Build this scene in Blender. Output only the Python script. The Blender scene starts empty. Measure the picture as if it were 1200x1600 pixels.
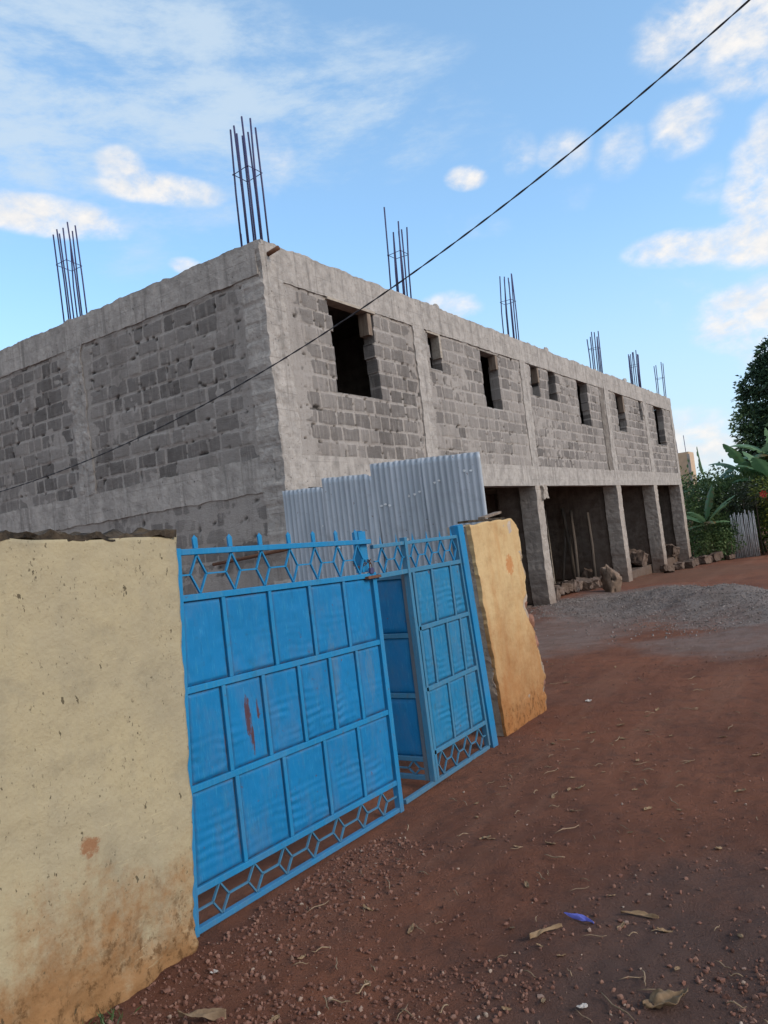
import bpy, math, random
import numpy as np
rng = np.random.default_rng(11); random.seed(11)
R = math.radians
scene = bpy.context.scene
col = scene.collection
WL = {}                       # object -> world location of its origin

# ------------------------------------------------------------------ noise
def _hash(i, j, k, seed):
    h = (i.astype(np.int64) * 374761393 + j.astype(np.int64) * 668265263 + k.astype(np.int64) * 2147483647 + seed * 974711) & 0xFFFFFFFF
    h = ((h ^ (h >> 13)) * 1274126177) & 0xFFFFFFFF
    h = ((h ^ (h >> 16)) * 2246822519) & 0xFFFFFFFF
    return ((h ^ (h >> 15)) & 0xFFFF) / 65535.0
def vnoise(x, y, z=0.0, seed=0):
    x = np.asarray(x, float); y = np.asarray(y, float) + 0 * x; z = np.asarray(z, float) + 0 * x
    i, j, k = np.floor(x), np.floor(y), np.floor(z)
    fx, fy, fz = x - i, y - j, z - k
    s = lambda t: t * t * (3 - 2 * t)
    fx, fy, fz = s(fx), s(fy), s(fz)
    r = 0
    for a in (0, 1):
        for b in (0, 1):
            for c in (0, 1):
                w = (fx if a else 1 - fx) * (fy if b else 1 - fy) * (fz if c else 1 - fz)
                r = r + w * _hash(i + a, j + b, k + c, seed)
    return r * 2 - 1
def fbm(x, y, z=0.0, seed=0, oct=4):
    r, a = 0, 1.0
    x = np.asarray(x, float); y = np.asarray(y, float); z = np.asarray(z, float)
    for o in range(oct):
        r = r + a * vnoise(x, y, z, seed + o * 17); a *= .5; x = x * 2.03; y = y * 2.03; z = z * 2.03
    return r
def sstep(a, b, x):
    t = np.clip((x - a) / (b - a), 0, 1); return t * t * (3 - 2 * t)

# ------------------------------------------------------------------ objects
def tag(o, label=None, cat=None, group=None, kind=None):
    if label: o['label'] = label
    if cat: o['category'] = cat
    if group: o['group'] = group
    if kind: o['kind'] = kind
    return o
def empty(name, loc, label, cat, group=None):
    o = bpy.data.objects.new(name, None); col.objects.link(o); o.location = loc; o.empty_display_size = .1
    WL[o] = np.array(loc, float)
    return tag(o, label, cat, group)
def obj(name, V, F, m, parent=None, attrs=None, smooth=True, origin=None):
    V = np.asarray(V, float)
    if origin is None:
        origin = (V.min(0) + V.max(0)) / 2; origin[2] = V[:, 2].min()
    me = bpy.data.meshes.new(name)
    me.from_pydata((V - origin).tolist(), [], F.tolist() if isinstance(F, np.ndarray) else F)
    if attrs:
        for k, a in attrs.items():
            at = me.attributes.new(k, 'FLOAT', 'POINT'); at.data.foreach_set('value', np.asarray(a, np.float32).ravel())
    if smooth: me.polygons.foreach_set('use_smooth', [True] * len(me.polygons))
    me.materials.append(m)
    o = bpy.data.objects.new(name, me); col.objects.link(o)
    WL[o] = np.array(origin, float)
    if parent is not None:
        o.parent = parent; o.location = tuple(origin - WL[parent])
    else: o.location = tuple(origin)
    return o
class MB:
    def __init__(s): s.V = []; s.F = []
    def add(s, V, F):
        b = len(s.V); s.V += [tuple(map(float, v)) for v in V]; s.F += [tuple(i + b for i in f) for f in F]; return s
    def box(s, a, b):
        (x0, y0, z0), (x1, y1, z1) = a, b
        return s.add([(x0, y0, z0), (x1, y0, z0), (x1, y1, z0), (x0, y1, z0), (x0, y0, z1), (x1, y0, z1), (x1, y1, z1), (x0, y1, z1)],
                     [(0, 3, 2, 1), (4, 5, 6, 7), (0, 1, 5, 4), (1, 2, 6, 5), (2, 3, 7, 6), (3, 0, 4, 7)])
    def bar(s, p, q, w, d, nrm=(1, 0, 0)):                # rectangular bar from p to q; d along nrm
        p, q, n = np.array(p, float), np.array(q, float), np.array(nrm, float)
        t = q - p; t /= np.linalg.norm(t); b = np.cross(n, t); b /= np.linalg.norm(b); n = np.cross(t, b)
        V = [e + sx * b * w / 2 + sn * n * d / 2 for e in (p, q) for sx, sn in ((-1, -1), (1, -1), (1, 1), (-1, 1))]
        return s.add(V, [(0, 3, 2, 1), (4, 5, 6, 7), (0, 1, 5, 4), (1, 2, 6, 5), (2, 3, 7, 6), (3, 0, 4, 7)])
    def tube(s, pts, r, n=6, cap=True):
        pts = [np.array(p, float) for p in pts]; m = len(pts); V = []; rr = r if hasattr(r, '__len__') else [r] * m
        for i, p in enumerate(pts):
            t = pts[min(i + 1, m - 1)] - pts[max(i - 1, 0)]; t /= (np.linalg.norm(t) + 1e-9)
            ref = np.array([0, 0, 1.]) if abs(t[2]) < .9 else np.array([1., 0, 0])
            a = np.cross(t, ref); a /= np.linalg.norm(a); b = np.cross(t, a)
            V += [p + rr[i] * (a * math.cos(2 * math.pi * k / n) + b * math.sin(2 * math.pi * k / n)) for k in range(n)]
        F = [(i * n + k, i * n + (k + 1) % n, (i + 1) * n + (k + 1) % n, (i + 1) * n + k) for i in range(m - 1) for k in range(n)]
        if cap: F += [tuple(range(n))[::-1], tuple((m - 1) * n + k for k in range(n))]
        return s.add(V, F)
    def build(s, name, m, parent=None, smooth=False, bevel=0, **k):
        o = obj(name, s.V, s.F, m, parent, smooth=smooth, **k)
        if bevel:
            b = o.modifiers.new('bevel', 'BEVEL'); b.width = bevel; b.segments = 2; b.limit_method = 'ANGLE'
        return o
def grid_faces(nu, nv, off=0):
    i = np.arange(nu - 1)[:, None] * nv + np.arange(nv - 1)[None, :]
    i = i.ravel() + off
    return np.stack([i, i + nv, i + nv + 1, i + 1], 1)
def relief(name, m, parent, org, U, Vd, N, us, vs, fn, thick, mask=None):
    """wall panel: a displaced grid with its thickness and its openings; fn(u,v) -> (du,dv,h,attrs)"""
    org, U, Vd, N = [np.array(a, float) for a in (org, U, Vd, N)]
    us, vs = np.asarray(us, float), np.asarray(vs, float)
    nu, nv = len(us), len(vs)
    u, v = np.meshgrid(us, vs, indexing='ij')
    du, dv, h, at = fn(u, v)
    base = org + (u + du)[..., None] * U + (v + dv)[..., None] * Vd
    front = (base + h[..., None] * N).reshape(-1, 3); back = (base - thick * N).reshape(-1, 3)
    uc, vc = (us[:-1] + us[1:])[:, None] / 2 + 0 * vs[None, 1:], (vs[:-1] + vs[1:])[None] / 2 + 0 * us[1:, None]
    keep = np.ones((nu - 1, nv - 1), bool) if mask is None else mask(uc, vc)
    F = grid_faces(nu, nv)[keep.ravel()]
    n = nu * nv
    B = F[:, ::-1] + n
    idx = np.arange(n).reshape(nu, nv); S = []
    k = np.pad(keep, 1)
    c = k[1:-1, 1:-1]
    for d, nb in (('l', k[:-2, 1:-1]), ('r', k[2:, 1:-1]), ('b', k[1:-1, :-2]), ('t', k[1:-1, 2:])):
        I, J = np.nonzero(c & ~nb)
        if d == 'l': a, b = idx[I, J], idx[I, J + 1]
        if d == 'r': a, b = idx[I + 1, J + 1], idx[I + 1, J]
        if d == 'b': a, b = idx[I + 1, J], idx[I, J]
        if d == 't': a, b = idx[I, J + 1], idx[I + 1, J + 1]
        S.append(np.stack([a, b, b + n, a + n], 1))
    F = np.concatenate([F, B] + S)
    if np.dot(np.cross(U, Vd), N) < 0: F = F[:, ::-1]
    V = np.concatenate([front, back])
    used = np.zeros(len(V), bool); used[F.ravel()] = True
    rm = np.cumsum(used) - 1
    A = {kk: np.concatenate([a.ravel(), a.ravel()])[used] for kk, a in at.items()}
    o = obj(name, V[used], rm[F], m, parent, attrs=A, smooth=False)
    me = o.data
    nf = int(keep.sum())
    sm = np.zeros(len(me.polygons), bool); sm[:nf] = True
    me.polygons.foreach_set('use_smooth', sm.tolist())
    return o
def rough_box(name, m, parent, a, b, res=.04, amp=.012, freq=7, big=.02, seed=0, topamp=0, shape=None, jag=None):
    """cast concrete or stone member: a subdivided box pushed about by noise"""
    a, b = np.array(a, float), np.array(b, float)
    V = []; F = []; off = 0
    for ax in range(3):
        o1, o2 = [(1, 2), (2, 0), (0, 1)][ax]
        n1 = max(2, int((b[o1] - a[o1]) / res) + 1); n2 = max(2, int((b[o2] - a[o2]) / res) + 1)
        for side in (0, 1):
            g1, g2 = np.meshgrid(np.linspace(a[o1], b[o1], n1), np.linspace(a[o2], b[o2], n2), indexing='ij')
            P = np.zeros((n1, n2, 3)); P[..., o1] = g1; P[..., o2] = g2; P[..., ax] = (a, b)[side][ax]
            f = grid_faces(n1, n2, off); V.append(P.reshape(-1, 3)); F.append(f if side else f[:, ::-1]); off += n1 * n2
    V = np.concatenate(V); F = np.concatenate(F)
    if shape is not None: V = shape(V)
    D = np.stack([fbm(V[:, 0] * freq, V[:, 1] * freq, V[:, 2] * freq, seed + 3 * k, 3) for k in range(3)], 1) * amp
    D += np.stack([vnoise(V[:, 0] * 1.7, V[:, 1] * 1.7, V[:, 2] * 1.7, seed + 50 + k) for k in range(3)], 1) * big
    if jag:
        ax, am = jag; mid = (a[ax] + b[ax]) / 2; o = V[:, 2] if ax < 2 else V[:, 0] + V[:, 1]
        sd_ = np.clip((V[:, ax] - mid) / (b[ax] - a[ax]) * 2, -1, 1)
        D[:, ax] += am * sd_ * (fbm(o * 5.5, np.sign(sd_) * 7, 0, seed + 70, 5) + .5 * vnoise(o * 2, np.sign(sd_) * 3, 0, seed + 75))
    if topamp:
        t = V[:, 2] > b[2] - 1e-4
        D[:, 2] += t * topamp * (fbm(V[:, 0] * 5, V[:, 1] * 5, 0, seed + 90, 5))
    return obj(name, V + D, F, m, parent, smooth=False)

# ------------------------------------------------------------------ materials
class NB:
    def __init__(s, name):
        s.m = bpy.data.materials.new(name); s.m.use_nodes = True
        s.t = s.m.node_tree; s.N = s.t.nodes; s.L = s.t.links
        s.b = s.N['Principled BSDF']; s.pos = s.N.new('ShaderNodeNewGeometry').outputs['Position']
    def lk(s, sock, v):
        if isinstance(v, bpy.types.NodeSocket): s.L.new(v, sock)
        elif isinstance(v, (tuple, list)) and len(v) == 3 and sock.type == 'RGBA': sock.default_value = (*v, 1)
        else: sock.default_value = v
    def math(s, op, a, b=0.0, c=None, clamp=False):
        n = s.N.new('ShaderNodeMath'); n.operation = op; n.use_clamp = clamp
        s.lk(n.inputs[0], a); s.lk(n.inputs[1], b)
        if c is not None: s.lk(n.inputs[2], c)
        return n.outputs[0]
    def noise(s, scale=1, sc=(1, 1, 1), detail=4, rough=.55, vec=None, loc=(0, 0, 0), dist=0):
        mp = s.N.new('ShaderNodeMapping'); s.lk(mp.inputs['Vector'], vec or s.pos); mp.inputs['Scale'].default_value = sc; mp.inputs['Location'].default_value = loc
        n = s.N.new('ShaderNodeTexNoise'); s.L.new(mp.outputs[0], n.inputs['Vector'])
        n.inputs['Scale'].default_value = scale; n.inputs['Detail'].default_value = detail; n.inputs['Roughness'].default_value = rough; n.inputs['Distortion'].default_value = dist
        return n.outputs['Fac']
    def voro(s, scale, sc=(1, 1, 1), feat='F1', vec=None, out='Distance', rnd=1):
        mp = s.N.new('ShaderNodeMapping'); s.lk(mp.inputs['Vector'], vec or s.pos); mp.inputs['Scale'].default_value = sc
        n = s.N.new('ShaderNodeTexVoronoi'); n.feature = feat; s.L.new(mp.outputs[0], n.inputs['Vector']); n.inputs['Scale'].default_value = scale
        n.inputs['Randomness'].default_value = rnd
        return n.outputs[out]
    def ss(s, a, b, x):
        n = s.N.new('ShaderNodeMapRange'); n.interpolation_type = 'SMOOTHSTEP'; n.clamp = True
        s.lk(n.inputs['Value'], x); s.lk(n.inputs['From Min'], a); s.lk(n.inputs['From Max'], b)
        return n.outputs['Result']
    def mix(s, f, a, b, mode='MIX'):
        n = s.N.new('ShaderNodeMix'); n.data_type = 'RGBA'; n.blend_type = mode; n.clamp_factor = True
        s.lk(n.inputs[0], f); s.lk(n.inputs[6], a); s.lk(n.inputs[7], b); return n.outputs[2]
    def attr(s, name):
        n = s.N.new('ShaderNodeAttribute'); n.attribute_name = name; return n.outputs['Fac']
    def xyz(s, v=None):
        n = s.N.new('ShaderNodeSeparateXYZ'); s.L.new(v or s.pos, n.inputs[0]); return n.outputs
    def objco(s):
        return s.N.new('ShaderNodeTexCoord').outputs['Object']
    def orand(s):
        return s.N.new('ShaderNodeObjectInfo').outputs['Random']
    def bump(s, h, strength=.5, dist=.01):
        n = s.N.new('ShaderNodeBump'); n.inputs['Strength'].default_value = strength; n.inputs['Distance'].default_value = dist
        s.L.new(h, n.inputs['Height']); s.L.new(n.outputs[0], s.b.inputs['Normal'])
    def done(s, colr, rough=.85, metal=0.0, spec=.3):
        s.lk(s.b.inputs['Base Color'], colr); s.lk(s.b.inputs['Roughness'], rough); s.lk(s.b.inputs['Metallic'], metal)
        s.b.inputs['Specular IOR Level'].default_value = spec
        return s.m
    def ramp(s, f, stops):
        n = s.N.new('ShaderNodeValToRGB'); e = n.color_ramp.elements
        while len(e) < len(stops): e.new(.5)
        for k, (p, c) in enumerate(stops): e[k].position = p; e[k].color = (*c, 1)
        s.L.new(f, n.inputs[0]); return n.outputs[0]
def mul(c, k): return tuple(x * k for x in c)

M = {}
def m_block():
    n = NB('block_masonry'); mort = n.attr('mort'); rnd = n.attr('rnd')
    fine = n.noise(60, detail=5, rough=.7); med = n.noise(9, detail=5)
    mm = n.ss(.35, .65, n.math('ADD', mort, n.math('MULTIPLY', n.math('SUBTRACT', n.noise(26, (1, 1, .7), detail=6, rough=.75), .5), .9)))
    c = n.ramp(rnd, [(0, (.165, .147, .133)), (.3, (.228, .203, .183)), (.65, (.28, .25, .225)), (1, (.37, .33, .295))])
    c = n.mix(n.ss(.35, .75, med), c, n.mix(.3, c, (.33, .295, .265)))
    c = n.mix(mm, c, n.mix(n.noise(14, detail=3), (.37, .33, .295), (.47, .42, .375)))
    streak = n.noise(1, (9, 9, .7), detail=5, rough=.65)
    c = n.mix(n.ss(.55, .8, streak), c, n.mix(.5, c, (.11, .095, .088)))
    wash = n.noise(1, (16, 16, 1.6), detail=6, rough=.7, loc=(4, 9, 3))
    c = n.mix(n.math('MULTIPLY', n.ss(.50, .72, wash), .6), c, (.50, .44, .39))
    damp = n.ss(.50, .72, n.noise(1, (1.5, 1.5, .35), detail=6, rough=.65, loc=(3, 7, 1)))
    c = n.mix(n.math('MULTIPLY', damp, .42), c, (.10, .083, .072))
    pit = n.ss(.68, .73, n.noise(34, (1, 1, .7), detail=3, rough=.6, loc=(7, 1, 3)))
    c = n.mix(n.math('MULTIPLY', pit, .65), c, (.03, .028, .027))
    c = n.mix(n.math('MULTIPLY', n.attr('pit'), .9), c, (.025, .023, .022))
    c = n.mix(n.ss(.3, .9, fine), mul((1, 1, 1), .0), c, 'MIX') if False else n.mix(.35, c, n.mix(fine, (.35, .35, .35), (1, 1, 1)), 'MULTIPLY')
    n.bump(n.math('SUBTRACT', n.math('ADD', n.math('MULTIPLY', fine, 1.3), n.math('MULTIPLY', n.noise(24, detail=5, rough=.7), 1.0)), n.math('MULTIPLY', pit, 1.0)), .9, .016)
    return n.done(c, .92, spec=.15)
def m_conc(name, lo, hi, dirt=0.0, dark=.5):
    n = NB(name); z = n.xyz()[2]
    fine = n.noise(55, detail=5, rough=.7); med = n.noise(5, detail=6, rough=.6)
    streak = n.noise(1, (10, 10, .6), detail=5, rough=.65); board = n.noise(1, (2.2, 2.2, .25), detail=2)
    c = n.mix(n.ss(.3, .7, med), lo, hi)
    c = n.mix(n.math('MULTIPLY', n.ss(.50, .72, streak), dark), c, mul(lo, .45))
    lime = n.noise(1, (14, 14, .5), detail=5, rough=.65, loc=(8, 3, 5))
    c = n.mix(n.math('MULTIPLY', n.ss(.54, .72, lime), .5), c, mul(hi, 1.2))
    bl = n.math('ABSOLUTE', n.math('SUBTRACT', n.math('FRACT', n.math('ADD', n.math('MULTIPLY', z, 4.6), n.math('MULTIPLY', n.noise(.8, detail=2), .35))), .5))
    c = n.mix(n.math('MULTIPLY', n.math('MULTIPLY', n.ss(.045, .0, bl), n.ss(.4, .6, n.noise(2.3, detail=3, loc=(1, 7, 2)))), .45), c, mul(lo, .5))
    c = n.mix(n.math('MULTIPLY', n.ss(.5, .75, board), .45), c, mul(hi, 1.18))
    pit = n.ss(.655, .70, n.noise(32, (1, 1, .6), detail=4, rough=.65))
    c = n.mix(n.math('MULTIPLY', pit, .8), c, mul(lo, .22))
    c = n.mix(n.math('MULTIPLY', n.ss(.5, .68, n.noise(13, (1, 1, .8), detail=6, rough=.75, loc=(2, 6, 1))), .4), c, mul(lo, .62))
    if dirt:
        d = n.ss(1.7, -.1, n.math('ADD', z, n.math('MULTIPLY', n.noise(2.6, detail=4), 1.2)))
        c = n.mix(n.math('MULTIPLY', d, dirt), c, (.15, .085, .055))
    c = n.mix(.3, c, n.mix(fine, (.4, .4, .4), (1, 1, 1)), 'MULTIPLY')
    n.bump(n.math('SUBTRACT', n.math('ADD', n.math('MULTIPLY', fine, 1.2), n.math('ADD', n.math('MULTIPLY', med, .4), n.math('MULTIPLY', n.noise(24, (1, 1, .5), detail=6, rough=.75), .7))), n.math('MULTIPLY', pit, 1.5)), .75, .012)
    return n.done(c, .9, spec=.15)
def m_plaster(name, a, b, c2, stain, zlo, zhi, smax, patch=None, spots=True):
    n = NB(name); y, z = n.xyz()[1], n.xyz()[2]
    c = n.mix(n.ss(.3, .7, n.noise(2.2, detail=6, rough=.65)), a, b)
    c = n.mix(n.math('MULTIPLY', n.ss(.45, .75, n.noise(1, (7, 7, 1.1), detail=5)), .55), c, c2)
    c = n.mix(n.math('MULTIPLY', n.ss(.5, .7, n.noise(3.2, detail=6, rough=.7, loc=(6, 6, 6))), .45), c, mul(c2, .78))
    c = n.mix(n.math('MULTIPLY', n.ss(.52, .72, n.noise(16, detail=5, rough=.7, loc=(3, 0, 0))), .35), c, mul(b, .72))
    zz = n.math('ADD', z, n.math('MULTIPLY', n.math('SUBTRACT', n.noise(2.1, detail=5, rough=.6), .5), 1.3))
    zz = n.math('ADD', zz, n.math('ADD', n.math('MULTIPLY', n.math('SUBTRACT', n.noise(1, (9, 9, 1.3), detail=4), .5), .5), n.math('MULTIPLY', n.math('SUBTRACT', n.noise(19, detail=6, rough=.75, loc=(4, 4, 4)), .5), .75)))
    c = n.mix(n.math('MULTIPLY', n.ss(zhi, zlo, zz), smax), c, n.mix(n.noise(6, detail=4), stain, mul(stain, .55)))
    zz = n.math('ADD', zz, n.math('MULTIPLY', n.math('SUBTRACT', n.noise(17, detail=6, rough=.75), .5), .0))
    if patch:
        py, pz, ry, rz, pc, amt = patch
        e = n.math('ADD', n.math('POWER', n.math('DIVIDE', n.math('SUBTRACT', y, py), ry), 2), n.math('POWER', n.math('DIVIDE', n.math('SUBTRACT', z, pz), rz), 2))
        e = n.math('ADD', e, n.math('MULTIPLY', n.math('SUBTRACT', n.noise(34, detail=6, rough=.75), .5), 3.6))
        c = n.mix(n.math('MULTIPLY', n.ss(1.1, .3, e), amt), c, pc)
    if spots:
        s3 = n.ss(.66, .70, n.noise(1, (44, 44, 26), detail=4, rough=.66, loc=(7, 7, 1)))
        c = n.mix(n.math('MULTIPLY', s3, .6), c, (.13, .10, .06))
        sc_ = n.ss(.60, .66, n.noise(1, (9, 9, 60), detail=4, rough=.6, loc=(2, 4, 8)))
        c = n.mix(n.math('MULTIPLY', n.math('MULTIPLY', sc_, n.ss(.5, .7, n.noise(2.1, detail=3))), .4), c, mul(a, 1.3))
    zl = n.math('ADD', z, n.math('MULTIPLY', n.math('SUBTRACT', n.noise(5, detail=6, rough=.7, loc=(1, 1, 4)), .5), 1.0))
    c = n.mix(n.math('MULTIPLY', n.math('MULTIPLY', n.ss(.42, .02, zl), n.ss(.50, .62, n.noise(23, (1, 1, .8), detail=6, rough=.75))), .8), c, mul(stain, .28))
    if spots:
        sp = n.ss(.66, .69, n.noise(1, (21, 21, 11), detail=4, rough=.64, loc=(1, 5, 2)))
        c = n.mix(n.math('MULTIPLY', sp, .8), c, (.05, .038, .02))
        sp2 = n.math('MULTIPLY', n.ss(.64, .72, n.noise(70, (1, 1, .7), detail=2, rough=.5)), n.ss(.44, .6, n.noise(5, detail=3, loc=(9, 2, 5))))
        c = n.mix(n.math('MULTIPLY', sp2, .65), c, (.07, .055, .03))
    n.bump(n.math('ADD', n.noise(40, detail=5, rough=.65), n.math('MULTIPLY', n.noise(7, detail=4), 1.5)), .5, .012)
    return n.done(c, .85, spec=.2)
def m_paint(name, base, worn, scratch=False, dirt=.35):
    n = NB(name); y, z = n.xyz()[1], n.xyz()[2]
    c = n.mix(n.ss(.3, .7, n.noise(4, detail=5)), base, mul(base, .9))
    c = n.mix(n.math('MULTIPLY', n.ss(.5, .75, n.noise(1, (34, 34, 7), detail=6, rough=.75)), .5), c, worn)
    c = n.mix(n.math('MULTIPLY', n.ss(.60, .66, n.noise(1, (160, 160, 14), detail=3, rough=.6, loc=(3, 3, 9))), .3), c, mul(worn, 1.5))
    c = n.mix(n.math('MULTIPLY', n.ss(.58, .7, n.noise(11, detail=6, rough=.7, loc=(5, 5, 1))), dirt), c, mul(worn, .55))
    c = n.mix(n.math('MULTIPLY', n.ss(.56, .70, n.noise(1, (30, 30, 5), detail=6, rough=.75, loc=(4, 1, 7))), .35), c, mul(base, .45))
    c = n.mix(n.math('MULTIPLY', n.ss(.62, .70, n.noise(48, (1, 1, .5), detail=4, rough=.7)), .4), c, worn)
    rust = n.ss(.66, .72, n.noise(21, detail=5, rough=.65, loc=(2, 8, 8)))
    c = n.mix(n.math('MULTIPLY', rust, .7), c, (.10, .04, .025))
    ed = n.math('MULTIPLY', n.attr('edge'), n.ss(.25, .6, n.noise(16, detail=5, rough=.7, loc=(6, 2, 2))))
    c = n.mix(n.math('MULTIPLY', ed, .85), c, n.mix(n.ss(.5, .62, n.noise(9, detail=4, loc=(1, 1, 1))), (.03, .033, .04), (.11, .05, .03)))
    low = n.ss(.62, -.05, n.math('ADD', z, n.math('MULTIPLY', n.noise(9, detail=5, rough=.7), .6)))
    c = n.mix(n.math('MULTIPLY', low, .5), c, (.12, .09, .07))
    dust = n.math('MULTIPLY', n.ss(.46, .66, n.noise(1, (7, 7, 2.5), detail=6, rough=.7, loc=(9, 9, 2))), .13)
    c = n.mix(dust, c, (.17, .15, .14))
    if scratch:
        for (py, pz, ry, rz) in ((2.875, .885, .022, .13), (2.95, .91, .011, .055), (2.895, .78, .012, .08), (3.63, 1.0, .05, .22), (4.0, .9, .05, .2)):
            e = n.math('ADD', n.math('POWER', n.math('DIVIDE', n.math('SUBTRACT', y, py), ry), 2), n.math('POWER', n.math('DIVIDE', n.math('SUBTRACT', z, pz), rz), 2))
            e = n.math('ADD', e, n.math('MULTIPLY', n.math('SUBTRACT', n.noise(1, (110, 110, 16), detail=5, rough=.7), .5), 4.2))
            big = rz > .15
            c = n.mix(n.math('MULTIPLY', n.ss(1.0, .5 if not big else .1, e), .9 if not big else .25), c, (.085, .026, .018) if not big else (.16, .17, .14))
    n.bump(n.noise(70, detail=4), .12, .004)
    return n.done(c, n.mix(n.noise(8), (.45, .45, .45), (.7, .7, .7)), spec=.25)
def m_simple(name, a, b, rough=.8, metal=0, scale=8, sc=(1, 1, 1), bump=.3, obj_space=False, rnd=0, spec=.3):
    n = NB(name); v = n.objco() if obj_space else None
    f = n.ss(.3, .7, n.noise(scale, sc, detail=5, rough=.65, vec=v))
    c = n.mix(f, a, b)
    if rnd:
        c = n.mix(n.math('MULTIPLY', n.orand(), rnd), c, mul(a, .35))
    n.bump(n.noise(scale * 4, sc, detail=4, vec=v), bump, .01)
    return n.done(c, rough, metal, spec=spec)
def m_leaf(name, stops, rough=.55, trans=.12):
    n = NB(name)
    c = n.ramp(n.attr('rnd'), stops)
    m = n.done(c, rough, spec=.3)
    tr = n.N.new('ShaderNodeBsdfTranslucent'); n.L.new(c, tr.inputs[0])
    mx = n.N.new('ShaderNodeMixShader'); mx.inputs[0].default_value = trans
    n.L.new(n.b.outputs[0], mx.inputs[1]); n.L.new(tr.outputs[0], mx.inputs[2])
    n.L.new(mx.outputs[0], n.N['Material Output'].inputs[0])
    return m
def m_ground():
    n = NB('red_earth'); x, y, z = n.xyz()
    red = n.mix(n.ss(.3, .72, n.noise(.9, detail=6, rough=.6)), (.285, .118, .070), (.195, .084, .054))
    red = n.mix(n.ss(.45, .8, n.noise(7, detail=6, rough=.65)), red, (.145, .074, .054))
    grey = n.mix(n.ss(.35, .7, n.noise(3, detail=6, rough=.65)), (.29, .25, .225), (.20, .16, .138))
    def blob(cx, cy, rx, ry, k=1.0):
        e = n.math('ADD', n.math('POWER', n.math('DIVIDE', n.math('SUBTRACT', x, cx), rx), 2), n.math('POWER', n.math('DIVIDE', n.math('SUBTRACT', y, cy), ry), 2))
        e = n.math('ADD', e, n.math('MULTIPLY', n.math('SUBTRACT', n.noise(.8, detail=8, rough=.7), .5), 3.2))
        return n.math('MULTIPLY', n.ss(1.7, .1, e), k)
    tr_ = n.noise(1, (2.4, .22, 1), detail=5, rough=.6, loc=(1.3, 0, 0))
    red = n.mix(n.math('MULTIPLY', n.ss(.5, .68, tr_), .5), red, (.29, .145, .094))
    red = n.mix(n.math('MULTIPLY', n.ss(.58, .76, n.noise(1.7, detail=7, rough=.68, loc=(5, 2, 0))), .5), red, (.125, .063, .048))
    c = red
    for a in GREY: c = n.mix(blob(*a), c, grey)
    c = n.mix(blob(-.6, 2.9, 1.0, 1.1, .75), c, (.125, .088, .076))
    c = n.mix(blob(-5.2, 23.5, 2.6, 3.6, .5), c, (.20, .115, .075))
    c = n.mix(n.math('MULTIPLY', n.ss(.60, .75, n.noise(42, detail=4, rough=.6)), .55), c, (.075, .038, .03))
    c = n.mix(n.math('MULTIPLY', n.ss(.62, .74, n.noise(30, detail=4, rough=.6, loc=(3, 3, 3))), .4), c, (.22, .13, .09))
    sp = n.ss(.17, .09, n.voro(26)); c = n.mix(n.math('MULTIPLY', sp, n.math('MULTIPLY', n.ss(.55, .7, n.noise(2, detail=3, loc=(8, 1, 1))), .5)), c, (.26, .19, .13))
    n.bump(n.math('ADD', n.math('MULTIPLY', n.noise(22, detail=8, rough=.75), 1.6), n.noise(90, detail=5, rough=.75)), 1.0, .028)
    return n.done(c, .95, spec=.1)
GREY = [(-4.9, 15.6, 1.5, 2.2, .95), (-3.3, 14.4, 1.7, 1.7, .95), (-1.2, 12.6, 2.0, 1.5, .95), (-4.4, 11.8, 1.1, 2.8, .6), (-1.9, 10.2, 1.0, .9, .6)]

M['block'] = m_block()
M['concrete'] = m_conc('cast_concrete', (.335, .302, .27), (.49, .44, .392), dark=.55)
M['column'] = m_conc('column_concrete', (.32, .275, .235), (.47, .405, .345), dirt=.8, dark=.35)
M['inner'] = m_conc('shaded_inner_render', (.115, .094, .077), (.19, .157, .13), dirt=.6)  # base colour darkened to deepen the shade indoors
M['stained'] = m_conc('stained_concrete', (.17, .145, .125), (.27, .235, .20))
M['cream'] = m_plaster('cream_plaster', (.405, .332, .20), (.36, .30, .192), (.31, .265, .18), (.34, .165, .06), .0, .58, .9, (1.87, .63, .05, .045, (.25, .10, .04), .8))
M['ochre'] = m_plaster('ochre_plaster', (.56, .39, .195), (.50, .34, .165), (.45, .225, .075), (.38, .145, .04), -.1, 1.35, .9, (6.33, 1.38, .085, .10, (.45, .15, .035), .7), spots=False)
M['shaded_mudwall'] = m_conc('shaded_mud_stained_wall', (.13, .10, .08), (.21, .168, .137), dirt=.8)  # mud stains, over a base darkened to imitate shade in the bays
M['raw'] = m_conc('raw_wall_core', (.34, .26, .19), (.52, .42, .33), dirt=.6)
M['panel'] = m_paint('blue_sheet_paint', (.004, .165, .37), (.03, .20, .33), scratch=True, dirt=.35)
M['panel_worn'] = m_paint('worn_blue_sheet_paint', (.010, .17, .33), (.10, .22, .27), dirt=.6)
M['frame'] = m_paint('blue_frame_paint', (.010, .195, .40), (.05, .21, .31), dirt=.4)
M['bar'] = m_paint('blue_bar_paint', (.04, .185, .31), (.15, .20, .22), dirt=.6)
M['worn'] = m_paint('bare_worn_steel', (.10, .13, .16), (.17, .15, .14), dirt=.8)
M['rust'] = m_simple('rusty_steel', (.09, .045, .03), (.16, .075, .04), .85, 0, 20)
M['rebar'] = m_simple('bare_rebar', (.05, .052, .14), (.07, .06, .11), .6, .2, 30)
M['wood'] = m_simple('weathered_wood', (.15, .105, .075), (.26, .20, .15), .85, 0, 3, (8, 8, 1))
M['oldpole'] = m_simple('dark_pole', (.075, .06, .048), (.13, .105, .085), .9, 0, 3, (8, 8, 1))  # darker wood tone for the leaning poles
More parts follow.
